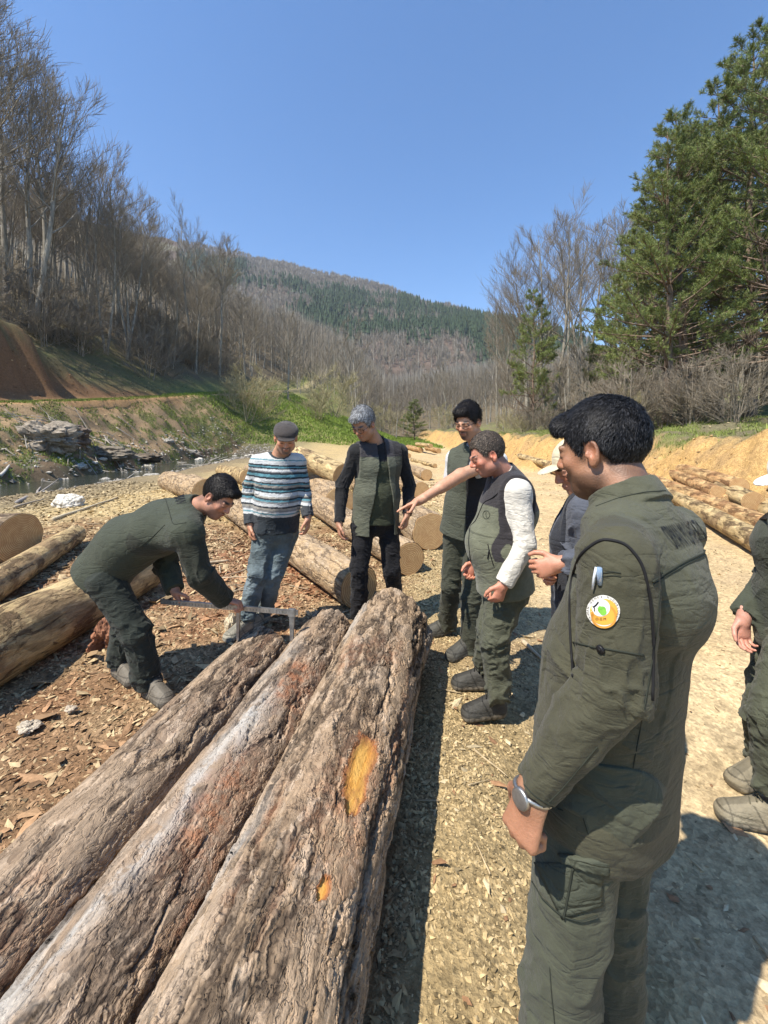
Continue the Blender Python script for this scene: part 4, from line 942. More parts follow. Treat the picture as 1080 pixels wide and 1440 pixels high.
def relax(V, Q, it=1, f=.5):
    for _ in range(it):
        S = np.zeros_like(V); c = np.zeros(len(V))
        for k in range(4):
            for o_ in (1, 3):
                j = Q[:, (k+o_) % 4]
                for a in range(3): S[:, a] += np.bincount(Q[:, k], V[j, a], len(V))
                c += np.bincount(Q[:, k], minlength=len(V))
        V = V+(S/c[:, None]-V)*f
    return V
def folds(V, N, segs, seed=0, fr=17.0):
    """cloth folds that run round each limb; segs: (a, b, amp, joint weight at a, at b, radial freq)"""
    best = np.full(len(V), 9.); D = np.zeros(len(V))
    for q, (a, b, amp, wa, wb) in enumerate(segs):
        a, b = np.asarray(a, float), np.asarray(b, float); d = b-a; L = np.linalg.norm(d); d = d/L; x = V-a; t = x@d; tc = np.clip(t, 0, L)
        e = x-tc[:, None]*d; r = np.linalg.norm(e, axis=1); e = e/(r[:, None]+1e-9); up = A(0, 0, 1) if abs(d[2]) < .8 else A(1, 0, 0); u = nz3(np.cross(d, up)); v = np.cross(d, u)
        cu, cv = e@u, e@v
        s_ = t+.035*cu+.03*cv*np.sin(seed)+.02*vn(cu*2, cv*2, t*6, seed+q+40)
        n1 = vn(s_*fr, cu*.9+seed, cv*.9+q*3, seed+q); n2 = vn(s_*fr*2.2, cu*2.1, cv*2.1+seed, seed+q+9); n3 = vn(s_*fr*.45, cu*1.5, cv*1.5, seed+q+19)
        w_ = .55+wa*np.exp(-(t/.12)**2)+wb*np.exp(-((L-t)/.13)**2)
        r1 = 1-np.sqrt(np.abs(n1)*1.3+.003)*1.9; r2 = 1-np.sqrt(np.abs(n2)*1.3+.003)*1.9; g1 = np.clip(.6+1.2*n3, 0, 1.3); val = amp*w_*(r1*.8*g1+r2*.38*(1.3-g1)+.6*n3)
        # blend by distance so that neighbouring limbs do not tear
        nb = r < best; D = np.where(nb, val, D); best = np.where(nb, r, best)
    return D
def torso(F_, J, o=0.0, chest=1.0, belly=0.0, sh=True, shr=.062, k=.05):
    chest = chest*J.get('cw', 1.0); o = o+J.get('to', 0)
    lc_, lp = J['lat'], J['latp']; up = nz3(J['neck']-J['pelvis'])
    pv, ws, ch, nk = J['pelvis'], J['waist'], J['chest'], J['neck']; f = J['fwd']
    F_.ecap(pv, ws, (.158+o, .108+o), (.145+o, .105+o), lp, k); F_.ecap(ws, ch, (.145+o, .105+o), (.165*chest+o, .118*chest+o), lc_, k)
    F_.ecap(ch, nk-up*.055, (.165*chest+o, .118*chest+o), (.12+o, .075+o), lc_, k)
    if belly: F_.ell(ws+f*(.03+belly*.5)+up*.01, frame(f, up), (.135+o, .09+belly*.6+o, .15), .07)
    for q in 'LR':
        F_.cap(nk-up*.045, J['sh'+q], .045+o, shr+o*.8, k)
        if q+'blade' not in J: F_.cap(J['sh'+q]-up*.05-lc_*(.03 if q == 'R' else -.03), ch+lc_*(.09 if q == 'R' else -.09), .05+o, .06+o, k)
    return F_
def frame(f, u):
    f = nz3(f); r = nz3(np.cross(f, u)); u = np.cross(r, f); return np.array([r, f, u])   # rows: right, forward, up
def arm(F_, J, q, ru=.052, re=.043, rw=.036, o=0.0, k=.025, upto=1.0, flat=True):
    s_, e, w_ = J['sh'+q], J['el'+q], J['wr'+q]
    if upto <= 0: return F_.cap(s_, s_+(e-s_)*(-upto), ru+o+.006, re+o+.012, k, flat=(0, 1))
    F_.cap(s_, e, ru+o, re+o, k); F_.cap(e, e+(w_-e)*upto, re+o*.9, rw+o*.8, k, flat=(0, 1) if flat else (0, 0))
    return F_
def hand(F_, w_, d, pn, th, curl=(.35, .45, .35), s=1.0, point=False, mir=1, thc=.3):
    """w_: wrist, d: towards fingers, pn: palm normal, th: towards the thumb"""
    d = nz3(d); th = nz3(np.asarray(th)-d*np.dot(th, d)); pn_ = np.cross(d, th); pn_ = pn_*(1 if np.dot(pn_, pn) > 0 else -1); pn = pn_
    kn = w_+d*.088*s
    F_.cap(w_-d*.03, w_+d*.02, .026*s, .025*s, .012)
    F_.ecap(w_+d*.02*s, kn-d*.008, (.030*s, .017*s), (.037*s, .0145*s), th, .014)
    for i, (off, L, r) in enumerate(((.029, .070, .0088), (.010, .078, .0090), (-.009, .073, .0086), (-.027, .057, .0078))):
        c = curl; 
        if point: c = (.05, .08, .05) if i == 0 else (1.25, 1.35, .8)
        p = kn+th*off*s+d*(-.002 if i in (0, 3) else .004); ang = 0; dd = d+th*off*1.6*(0 if max(c) > 1 else 1)
        for j, fr in enumerate((.46, .30, .24)):
            ang += c[j]*(1+.1*i); v = nz3(dd)*math.cos(ang)+pn*math.sin(ang); p2 = p+v*L*fr*s; rr = r*s*(1-.1*j); F_.cap(p, p2, rr, rr*.92, .003); p = p2
    b = w_+d*.022*s+th*.022*s; v = nz3(d*.75+th*.75+pn*thc); p1 = b+v*.042*s; F_.cap(b, p1, .014*s, .0105*s, .010)
    v = nz3(d*.95+th*.25+pn*(thc+.15)); F_.cap(p1, p1+v*.030*s, .0105*s, .0095*s, .004); v = nz3(d*1+pn*thc-th*.1); F_.cap(p1+nz3(d*.95+th*.25+pn*(thc+.15))*.030*s, p1+nz3(d*.95+th*.25+pn*(thc+.15))*.030*s+v*.022*s, .0095*s, .0078*s, .003)
def head_sdf(F_, c, R, nose=1.0, jaw=1.0, wide=1.0):
    P = lambda x, y, z: c+R[0]*x*wide+R[1]*y+R[2]*z
    F_.ell(P(0, -.018, .032), R, (.073*wide, .093, .083), .01); F_.ell(P(0, .028, -.030), R, (.060*wide, .060, .082*jaw), .035)
    F_.ell(P(0, .052, -.088*jaw), R, (.030, .030, .022), .03)
    for s_ in (-1, 1):
        F_.ell(P(.046*s_, .012, -.062), R, (.020, .030, .024), .025); F_.ell(P(.040*s_, .064, -.018), R, (.020, .014, .016), .02)
        F_.ell(P(.031*s_, .098, .004), R, (.017, .017, .013), .012, sub=True); F_.ell(P(.031*s_, .075, .003), R, (.0135, .0135, .0125), .004)
        F_.cap(P(.012*s_, .088, .020), P(.044*s_, .076, .021), .008, .007, .010)
    F_.cap(P(0, .084, .016), P(0, .104*1+.004*(nose-1), -.020), .008, .0115*nose, .010)
    for s_ in (-1, 1): F_.ell(P(.0105*s_, .094, -.026), R, (.008, .010, .007), .006)
    F_.ell(P(0, .088, -.050), R, (.022, .009, .0055), .006); F_.ell(P(0, .086, -.061), R, (.019, .009, .0062), .005)
    F_.cap(P(-.018, .099, -.0555), P(.018, .099, -.0555), .0022, .0022, .003, sub=True)
    for s_ in (-1, 1):
        E = np.array([R[0]*1, nz3(R[1]-R[0]*.45*s_*-1), R[2]]); ec = P(.077*s_, -.010, -.004)
        RR = frame(nz3(R[1]*.9+R[0]*.35*s_*-1), nz3(R[2]-R[1]*.15))
        F_.ell(ec, RR, (.0085, .0185, .031), .004); F_.ell(ec+R[0]*.0105*s_+R[2]*.005+R[1]*.001, RR, (.0115, .0115, .0190), .002, sub=True); F_.ell(ec+R[0]*.003*s_-R[2]*.004+R[1]*.013, RR, (.005, .006, .008), .003)
        F_.ell(ec-R[2]*.026+R[1]*.004, RR, (.006, .009, .009), .005)
def local(V, c, R): return (V-c)@np.array(R).T
HZ = np.array([[-.14, -.075], [-.10, -.070], [-.06, -.062], [-.032, -.035], [-.022, .02], [.008, .026], [.014, -.012], [.030, -.004], [.042, .030], [.056, .055], [.075, .066], [.12, .07]])
def head_colour(V, N, c, R, skin, brow=A(.02, .015, .01), stubble=.0, beard=None, lips=None, red=.12, fade=.5):
    L = local(V, c, R); x, y, z = L[:, 0], L[:, 1], L[:, 2]; C = np.tile(np.asarray(skin, float), (len(V), 1)); hd = (np.abs(x) < .1) & (np.abs(y) < .13) & (z > -.13) & (z < .14)
    n = fbm(V[:, 0]*30, V[:, 1]*30, V[:, 2]*30, 3, 5)
    C *= (1+.10*n)[:, None]
    def mx(m, col): 
        m = np.clip(m, 0, 1)*hd; C[:] = C*(1-m[:, None])+np.asarray(col)*m[:, None]
    g = lambda *a: np.exp(-sum(((p-q)/s_)**2 for p, q, s_ in a))
    rd = np.asarray(skin)*A(1.12, .72, .62)
    mx((g((np.abs(x), .04, .022), (z, -.02, .018))*(y > .03)+g((x, 0, .014), (z, -.018, .014))*(y > .085)+g((np.abs(x), .08, .014), (y, -.01, .02), (z, 0, .035)))*(.35+red), rd)
    if stubble: mx(stubble*sm(-.022, -.045, z+.35*np.abs(x)-.008)*sm(-.035, -.005, y)*(1+.3*n)+stubble*g((x, 0, .024), (z, -.041, .007))*(y > .07)*.8, skin*A(.16, .17, .19))
    zb = np.interp(y, HZ[:, 0], HZ[:, 1]); mx(fade*sm(zb-.030, zb+.002, z)*(y < .045), A(.02, .016, .014))
    if beard is not None:
        bc, st = beard; mx((g((x, 0, .026), (z, -.041, .0065))+g((x, 0, .022), (z, -.083, .015))+.8*g((np.abs(x), .026, .006), (z, -.06, .02)))*(y > .05)*1.4*st*(1+.4*n), bc)
    mx(sm(.55, .2, np.abs(x)/.045)*0+g((x, 0, .019), (z, -.0555, .0085))*(y > .075)*.75, lips if lips is not None else np.asarray(skin)*A(.75, .45, .42))
    mx(1.6*g((np.abs(x), .031, .016), (z-.0*np.abs(x), .026, .0048))*(y > .06), brow)
    mx(1.8*g((np.abs(x), .031, .012), (z, -.0025, .0022))*(y > .06), A(.015, .012, .01)); mx(.35*g((np.abs(x), .031, .016), (z, .004, .010))*(y > .055), np.asarray(skin)*.55)
    mx(1.2*g((np.abs(x), .008, .004), (z, -.031, .003))*(y > .085), A(.03, .01, .008))
    return C
def hair_build(c, R, h, thick=.010, top=.016, quiff=None, hz=None, nape=0.0, recede=0.0, seed=0, lift=.002, wave=.003):
    hz = HZ.copy() if hz is None else hz; F_ = Fld(c-.17, c+.17, h); P = lambda x, y, z: c+R[0]*x+R[1]*y+R[2]*z
    F_.ell(P(0, -.018, .034+top*.3), R, (.073+thick, .093+thick, .083+thick+top*.6), .01)
    if quiff:
        for (a, b, r) in quiff: F_.cap(P(*a), P(*b), r, r*.85, .03)
    def cut(X, Y, Z):
        x = (X-c[0])*R[0][0]+(Y-c[1])*R[0][1]+(Z-c[2])*R[0][2]; y = (X-c[0])*R[1][0]+(Y-c[1])*R[1][1]+(Z-c[2])*R[1][2]; z = (X-c[0])*R[2][0]+(Y-c[1])*R[2][1]+(Z-c[2])*R[2][2]
        zm = np.interp(y, hz[:, 0], hz[:, 1]); zm = zm+recede*np.exp(-((np.abs(x)-.04)/.02)**2)*(y > .03)+(np.abs(x) < .045)*(y < .0)*0
        return (zm+nape*(y < -.03)-z)*.8
    F_.fn([c], .165, cut, inter=True)
    V, Q = F_.mesh(); N = vnormals(V, Q); L = local(V, c, R)
    V = V+N*(wave*(fbm(L[:, 0]*45+seed, L[:, 1]*28, L[:, 2]*28, 4, seed))+lift*vn(L[:, 0]*130, L[:, 1]*60, L[:, 2]*60, seed+1))[:, None]
    return V, Q, N
def hair_obj(parent, c, R, h, col, n, seed=0, ln=.014, wd=.0011, grey=None, flow=(0, -.5, -1), col2=None, name='hair', out=.35, jit=.25, **k):
    V, Q, N = hair_build(c, R, h, seed=seed, **k); rg = np.random.RandomState(seed+3); fl = R[0]*flow[0]+R[1]*flow[1]+R[2]*flow[2]
    pick = rg.randint(0, len(Q), n); w_ = rg.dirichlet(np.ones(4), n); p = (V[Q[pick]]*w_[:, :, None]).sum(1); nn = (N[Q[pick]]*w_[:, :, None]).sum(1)
    d = fl[None]+rg.normal(0, jit, (n, 3))+.35*np.stack([vn(p[:, 0]*40, p[:, 1]*40, p[:, 2]*40, 90+a) for a in range(3)], 1); d = d-nn*(d*nn).sum(1)[:, None]; d /= np.linalg.norm(d, axis=1)[:, None]; s_ = np.cross(nn, d); LL = rg.uniform(.5, 1.2, (n, 1))*ln
    m = p+d*LL*.5+nn*LL*out*.8; t_ = p+d*LL+nn*LL*out*.75
    B = np.stack([p-s_*wd-nn*.002, p+s_*wd-nn*.002, m+s_*wd*.8, m-s_*wd*.8, t_], 1).reshape(-1, 3); o = len(V)+np.arange(n)[:, None]*5
    q2 = o+np.array([[0, 1, 2, 3]]); t2 = o+np.array([[3, 2, 4]])
    cb = np.asarray(col, float)*(1+.5*rg.normal(0, .5, (n, 1)).clip(-.8, 1.5))
    if grey is not None: g_ = rg.rand(n) < grey[1]; cb[g_] = np.asarray(grey[0])*rg.uniform(.6, 1.3, (g_.sum(), 1))
    cv = np.tile(np.asarray(col, float)*.9, (len(V), 1))
    if grey is not None: cv = cv*(1-grey[1]*.7)+np.asarray(grey[0])*grey[1]*.6
    return mesh(name, np.concatenate([V, B]), [np.concatenate([Q, q2]), t2], M_HAIR, parent, col=np.concatenate([cv, np.repeat(cb, 5, 0)]))
t = NT('skin'); v = t.pos(); nz_ = t.noise(v, 220, 4)[0]
t.base(t.mix(1.0, t.vcol(), t.ramp(t.noise(v, 40, 5)[0], [(.3, .86), (.7, 1.1)]), 'MULTIPLY')); t.rough(.48); t.b.inputs['Subsurface Weight'].default_value = .12; t.b.inputs['Subsurface Radius'].default_value = (.02, .008, .004); t.b.inputs['Subsurface Scale'].default_value = .4
t.b.inputs['Specular IOR Level'].default_value = .4; t.bump(nz_, .0012); M_SKIN = t.m
t = NT('hair_fibre'); t.base(t.vcol()); t.rough(.55); t.b.inputs['Specular IOR Level'].default_value = .22; M_HAIR = t.m
def cloth_mat(name, rough=.85, weave=900, bump_=.0006, spec=.2, sheen=.0, var=.16, crs=.006):
    t = NT(name); v = t.pos(); n1 = t.noise(v, 14, 6, .65)[0]; n2 = t.noise(v, weave, 2)[0]; n3 = t.noise(v, 70, 4, .6)[0]
    t.base(t.mix(1.0, t.vcol(), t.ramp(n1, [(.3, 1-var), (.7, 1+var)]), 'MULTIPLY')); t.rough(rough); t.b.inputs['Specular IOR Level'].default_value = spec
    t.b.inputs['Sheen Weight'].default_value = sheen
    def crease(rot, sc, seed_):
        q = t.noise(t.mapp(v, (1, 1, 2.6), (seed_, 1, 2), rot), sc, 3, .5, .8)[0]; return t.ramp(t.math('ABSOLUTE', t.math('SUBTRACT', q, .5)), [(0.0, 0.0), (0.05, .75), (.16, 1.0)])
    cr = t.math('ADD', t.math('MULTIPLY', crease((.35, .5, 0), 5.0, 0), 1.0), t.math('MULTIPLY', crease((-.4, -.35, .5), 8.5, 5), .55))
    b1 = t.n('ShaderNodeBump'); t.l(cr, b1.inputs['Height']); b1.inputs['Distance'].default_value = crs; b1.inputs['Strength'].default_value = .8
    b2 = t.n('ShaderNodeBump'); t.l(t.math('ADD', t.math('MULTIPLY', n2, .25), t.math('MULTIPLY', n3, .9)), b2.inputs['Height']); b2.inputs['Distance'].default_value = bump_*4; b2.inputs['Strength'].default_value = 1.0
    t.l(b1.outputs[0], b2.inputs['Normal']); t.l(b2.outputs[0], t.b.inputs['Normal']); return t.m
M_CLOTH = cloth_mat('woven_cloth', .82, 900, .0009, sheen=.08, crs=.0028); M_SOFT = cloth_mat('soft_fleece', .95, 500, .0006, .1, .15, .16, .0022); M_DENIM = cloth_mat('denim', .85, 700, .001, .2, .1, .3, .003)
M_LEATH = cloth_mat('boot_suede', .7, 300, .0009, .3, 0, .25, .002)
M_BLACKP = m_plain('black_plastic', (.012, .012, .013), .45, .1, 30); M_STEEL = m_plain('worn_steel', (.42, .42, .41), .42, .35, 35, .001, 60, metal=.9)

def garment(name, parent, F_, col, segs=None, seed=0, mat=None, colf=None, fr=17.0, rel=1, cloth=.002):
    V, Q = F_.mesh(); V = relax(V, Q, rel); N = vnormals(V, Q); D = cloth*fbm(V[:, 0]*9, V[:, 1]*9, V[:, 2]*9, 3, seed+50)*2
    if segs: D = D+folds(V, N, segs, seed, fr)
    V = V+N*D[:, None]; C = np.tile(np.asarray(col, float), (len(V), 1)) if colf is None else colf(V, N)
    o = mesh(name, V, Q, mat or M_CLOTH, parent, col=C); o['_n'] = 0; del o['_n']; return o
def bbox(J, keys, pad): P = np.array([J[k] for k in keys]); return P.min(0)-pad, P.max(0)+pad
def shoe(parent, ankle, toe, h, col, sole, lace=None, s=1.0, label=None, high=.10):
    """ankle: joint above the heel; toe: tip on the ground"""
    g = toe[2]; f = nz3((toe-ankle)*A(1, 1, 0)); lat = np.cross(f, A(0, 0, 1)); hp = A(ankle[0], ankle[1], g)-f*.055*s; L = .285*s; tp = hp+f*L; up = A(0, 0, 1)
    F_ = Fld(np.minimum(hp, tp)-.09, np.maximum(np.maximum(hp, tp), ankle)+A(.09, .09, high+.05), h)
    F_.ecap(hp+f*.045*s+up*.020, tp-f*.05*s+up*.020, (.036*s, .024), (.048*s, .022), lat, .02)
    F_.ecap(hp+f*.045*s+up*.05, tp-f*.06*s+up*.036, (.034*s, .045), (.044*s, .034), lat, .03)
    F_.cap(hp+f*.115*s+up*.085, tp-f*.07*s+up*.045, .034*s, .034*s, .03); F_.cap(hp+f*.052*s+up*.05, A(*ankle)*A(1, 1, 0)+up*(g+high)+f*.01, .040*s, .043*s, .03, flat=(0, 1))
    def cf(V, N):
        z = V[:, 2]-g; C = np.tile(np.asarray(col, float), (len(V), 1)); m = sm(.036, .030, z+.004*np.sin((V@f)*90)); C = C*(1-m[:, None])+np.asarray(sole)*m[:, None]; m = np.exp(-((z-.036)/.003)**2)*.6; C *= (1-m)[:, None]
        u = (V-hp)@f; L_ = (V-hp)@lat; m = (np.abs(u-.10-.5*z) < .004)*(z < .10)*.5+(np.abs(z-.052-.10*np.clip(u-.15, 0, 1)) < .003)*(u > .12)*.5+(np.abs(u-.235) < .003)*.4; C *= (1-np.clip(m, 0, .6))[:, None]; m = (np.abs(L_) < .018)*(u > .09)*(z > .06)*.35; C *= (1-m)[:, None]; m = (z < .030)*(np.sin(u*190) > .2)*.35; C *= (1-m)[:, None]; return C
    F_.fn([hp, tp], .12, lambda X, Y, Z: (g-.004-Z)+0*X+0*Y, inter=True)
    o = garment('shoe', parent, F_, col, None, 3, M_LEATH, cf, rel=1, cloth=.001)
    if lace is not None:
        mb = MB()
        for i in range(5):
            c = hp+f*(.125+.021*i)*s+up*(.122-.015*i)*1.0; mb.tube(np.array([c-lat*.022-up*.006+f*.006, c+up*.006, c+lat*.022-up*.006-f*.008]), (.0030 if s >= 1 else .0022), 5)
        c = hp+f*.118*s+up*.132
        for a in (-1, 1):
            u = np.linspace(0, 2*math.pi, 12); mb.tube(np.array([c+lat*a*(.014-.014*math.cos(q))+up*.010*math.sin(q)+f*.008*math.sin(q) for q in u]), .0018, 5, caps=False)
        lo = mb.build('lace', m_plain('lace', lace, .8, .1), o)
    return o
def trousers(parent, J, col, h, seed=0, o=.012, mat=None, colf=None, amp=.010, fr=15, belly=0., rk=(.083, .066, .058), name='trousers'):
    ks = ['pelvis', 'hiL', 'hiR', 'knL', 'knR', 'anL', 'anR', 'waist']; lo, hi = bbox(J, ks, .17); F_ = Fld(lo, hi, h); lp = J['latp']; up = nz3(J['waist']-J['pelvis'])
    F_.ecap(J['pelvis']-up*.01, J['pelvis']+up*.09, (.155+o, .110+o+belly*.3), (.148+o, .106+o+belly*.6), lp, .05, flat=(0, 1))
    for q in 'LR':
        F_.cap(J['hi'+q], J['kn'+q], rk[0]+o, rk[1]+o, .035); F_.cap(J['kn'+q], J['an'+q], rk[1]+o, rk[2]+o, .02, flat=(0, 1))
        F_.ell(J['hi'+q]-J['fwdp']*.035+up*.0, frame(J['fwdp'], up), (.085, .085, .095), .04)
    segs = []
    for q in 'LR': segs += [(J['hi'+q], J['kn'+q], amp*.8, .8, .9), (J['kn'+q], J['an'+q], amp, .9, 1.3)]
    segs += [(J['pelvis']-up*.1, J['pelvis']+up*.1, amp*.5, .5, .2)]
    return garment(name, parent, F_, col, segs, seed, mat or M_CLOTH, colf, fr)
def jacket(name, parent, J, col, h, seed=0, o=.022, sleeves=1.0, hem=-.06, mat=None, colf=None, amp=.007, belly=0., collar=None, fr=12, lat_clip=None, open_=None, neckhole=.068, drop=0.0, arms=None, chest=1.0, post=None, cuff=.0, shr=.062, hips=0):
    ks = ['pelvis', 'waist', 'chest', 'neck', 'shL', 'shR']+(['elL', 'elR', 'wrL', 'wrR'] if sleeves else []); lo, hi = bbox(J, ks, .23); F_ = Fld(lo, hi, h)
    up = nz3(J['neck']-J['pelvis']); upp = nz3(J['waist']-J['pelvis']); f = J['fwd']; lat = J['lat']
    torso(F_, J, o, chest, belly, shr=shr); F_.ecap(J['pelvis']+upp*(hem-.02), J['waist'], (.160+o+drop, .118+o+drop+belly*.3), (.148+o, .108+o), J['latp'], .04)
    if hips:
        for q in 'LR': F_.cap(J['hi'+q]-upp*.06, J['waist']+(J['hi'+q]-J['pelvis'])*.35+upp*.07, hips, hips*.72, .07)
    F_.clip(lambda X, Y, Z: -((X-J['pelvis'][0])*upp[0]+(Y-J['pelvis'][1])*upp[1]+(Z-J['pelvis'][2])*upp[2])+hem)
    if lat_clip:
        cc = J['chest']
        F_.clip(lambda X, Y, Z: np.where(((X-cc[0])*up[0]+(Y-cc[1])*up[1]+(Z-cc[2])*up[2]) > -.09, np.abs((X-cc[0])*lat[0]+(Y-cc[1])*lat[1]+(Z-cc[2])*lat[2])-lat_clip, -.5))
    if sleeves:
        for q in (arms or 'LR'): arm(F_, J, q, .053*J.get('as', 1), .046*J.get('as', 1), .037+cuff, o*.7, J.get('ak', .018), sleeves)
    nk = J['neck']; hd = nz3(J['head']-J['neck'])
    if collar:
        F_.cap(nk-hd*.03, nk+hd*collar[0], collar[1]+.004, collar[1], .012, flat=(0, 1))
        if len(collar) > 2: F_.cap(nk-hd*.010, nk+hd*(collar[0]-.002), collar[1]+.014, collar[1]+.004, .004, flat=(1, 1))
    F_.cap(nk-hd*(.02 if collar else .035)-up*.0, nk+hd*.2, neckhole, neckhole+.004, .006, sub=True)
    if open_:
        c0 = nk
        def op(X, Y, Z):
            x = (X-c0[0])*lat[0]+(Y-c0[1])*lat[1]+(Z-c0[2])*lat[2]; y = (X-c0[0])*f[0]+(Y-c0[1])*f[1]+(Z-c0[2])*f[2]; z = -((X-c0[0])*up[0]+(Y-c0[1])*up[1]+(Z-c0[2])*up[2])
            return np.maximum(np.abs(x-open_[2])-np.interp(z, (0, .15, .6), (open_[0], open_[0], open_[1])), -(y+.0))
        F_.fn([J['neck'], J['pelvis']], .3, op, sub=True)
        # hollow it so that the open front shows an edge, not a block
    segs = [(J['pelvis'], J['neck'], amp*.8, .4, .1)]
    if sleeves > 0:
        for q in (arms or 'LR'): segs += [(J['sh'+q], J['el'+q], amp, .2, 1.3), (J['el'+q], J['wr'+q], amp*.9, 1.2, .7)]
    if post: post(F_)
    return garment(name, parent, F_, col, segs, seed, mat, colf, fr)
def person(label, J, skin, h=.005, bare='', hands=None, head=None, hc=None, arms_bare=('L', 'R'), hs=1.0):
    ks = ['head', 'neck', 'chest', 'pelvis', 'shL', 'shR', 'elL', 'elR', 'wrL', 'wrR', 'knL', 'knR', 'anL', 'anR']; lo, hi = bbox(J, ks, .21); hi[2] += .02; F_ = Fld(lo, hi, h)
    torso(F_, J, -.018); R = J['R']; c = J['head']
    for q in 'LR':
        dr = 0 if q in bare else -.010; arm(F_, J, q, .045+dr, .040+dr, .026, 0, .02, flat=False); F_.cap(J['hi'+q], J['kn'+q], .06, .048, .03); F_.cap(J['kn'+q], J['an'+q], .048, .035, .02); F_.cap(J['an'+q], J['an'+q]-A(0, 0, .03), .03, .03, .02)
        F_.cap(J['el'+q], J['el'+q]+(J['wr'+q]-J['el'+q])*.5, .038+dr, .036+dr*.7, .02)
    F_.cap(J['neck']-nz3(J['head']-J['neck'])*.05, c-R[2]*.05-R[1]*.025, .062, .056, .03)
    head_sdf(F_, c, R, **(head or {}))
    for q in 'LR':
        hh = J['hand'+q]; hand(F_, J['wr'+q], hh[0], hh[1], hh[2], **(hh[3] if len(hh) > 3 else {}))
    V, Q = F_.mesh(); V = relax(V, Q, 1, .3); N = vnormals(V, Q); C = head_colour(V, N, c, R, np.asarray(skin), **(hc or {}))
    for q in 'LR':
        d = np.linalg.norm(V-(J['wr'+q]+nz3(J['hand'+q][0])*.1), axis=1); m = sm(.12, .05, d)*.3; C = C*(1-m[:, None])+np.asarray(skin)*A(1.08, .78, .68)*m[:, None]
    o = mesh('person', V, Q, M_SKIN, col=C); tag(o, label, 'person'); return o
def pose(d):
    """d: joints as (px, py, depth); adds the derived joints and directions"""
    J = {}
    for k, v in d.items():
        if isinstance(v, tuple) and len(v) == 3 and all(isinstance(q, (int, float)) for q in v) and k not in ('look', 'fwd', 'fwdp'): J[k] = np.array(W(*v))
    J['lat'] = nz3(J['shR']-J['shL']); J['latp'] = nz3(J['hiR']-J['hiL']) if 'latp' not in d else nz3(d['latp'])
    up = nz3(J['neck']-J['pelvis'])
    if 'chest' not in J: J['chest'] = (J['shR']+J['shL'])/2-up*.13+(J['neck']-(J['shR']+J['shL'])/2)*.3
    J['fwd'] = nz3(np.cross(A(*up), J['lat'])); J['fwdp'] = nz3(np.cross(up, J['latp']))
    if 'waist' not in J: J['waist'] = J['pelvis']*.55+J['chest']*.45
    J['look'] = nz3(A(*d['look'])); u = A(*d.get('hup', (0, 0, 1))); J['R'] = frame(J['look'], u)
    return J
def fix_z(J, base):
    return J
def glasses(parent, c, R, wd=.052, hh=.034, mat=None):
    mb = MB(); P = lambda x, y, z: c+R[0]*x+R[1]*y+R[2]*z; u = np.linspace(0, 2*math.pi, 17)
    for s_ in (-1, 1):
        mb.tube(np.array([P(.032*s_+wd*.5*np.sign(math.cos(a))*abs(math.cos(a))**.7, .100-.006*abs(math.cos(a)), .001+hh*.5*np.sign(math.sin(a))*abs(math.sin(a))**.7) for a in u]), .0019, 5, caps=False)
        mb.tube(np.array([P(.058*s_, .096, .008), P(.074*s_, .075, .010), P(.080*s_, .0, .012), P(.078*s_, -.02, .004)]), .0019, 5)
    mb.tube(np.array([P(-.008, .102, .006), P(0, .104, .009), P(.008, .102, .006)]), .0018, 5)
    return mb.build('glasses', mat or M_BLACKP, parent)
OLIVE = A(.062, .078, .056); OLIVE2 = A(.075, .085, .055); SKIN1 = A(.50, .27, .17); SKIN2 = A(.40, .215, .135); SKIN3 = A(.34, .18, .11)
def sink(J, keys, r=.0):
    for k in keys: J[k][2] = gz(J[k][0], J[k][1])+r
    return J
def foot(px, py, Y=None):
    p = S(px, py, 0.0); return A(*p)

# ---- man in the striped sweater and flat cap
Y0 = 3.27
J = pose(dict(head=(402, 616, Y0-.10), neck=(393, 640, Y0), shR=(364, 651, Y0-.02), elR=(350, 692, Y0+.03), wrR=(352, 737, Y0-.06), shL=(418, 650, Y0+.05), elL=(427, 690, Y0+.08), wrL=(433, 727, Y0-.02),
              pelvis=(387, 743, Y0+.03), hiR=(372, 751, Y0+.0), hiL=(403, 751, Y0+.06), knR=(362, 805, Y0-.06), knL=(386, 806, Y0-.0), anR=(347, 866, Y0+.03), anL=(372, 858, Y0+.22), look=(.22, -.85, -.42)))
J['cw'] = .93; J['to'] = -.006
J['handR'] = (A(.05, -.1, -1), A(.9, .3, 0), A(.3, -1, 0), dict(curl=(.7, .8, .6))); J['handL'] = (A(.0, -.1, -1), A(-.9, .3, 0), A(-.2, -1, 0), dict(curl=(.5, .6, .4)))
p1 = person('man in dark flat cap, striped sweater and faded jeans with hanging hands', J, SKIN1, .005, hc=dict(beard=(A(.10, .08, .07), .8), stubble=.25, red=.3), head=dict(nose=1.2))
c, R = J['head'], J['R']
_w, _d, _t, _g, _k = (.52, .53, .52), (.030, .038, .045), (.10, .24, .28), (.20, .20, .195), (.30, .28, .24)
STR = [(0, _w), (.012, _t), (.020, _w), (.050, _d), (.062, _t), (.072, _d), (.082, _w), (.098, _g), (.106, _d), (.120, _t), (.140, _d), (.154, _w), (.182, _d), (.192, _t), (.202, _k), (.218, _d), (.236, _t), (.246, _d), (.256, _w), (.282, _k), (.294, _d), (.306, _t), (.318, _g), (.330, _w), (.352, _d), (.364, _k), (.378, _g), (.392, _w), (.404, _t), (.414, _w), (.432, _d), (9, _d)]
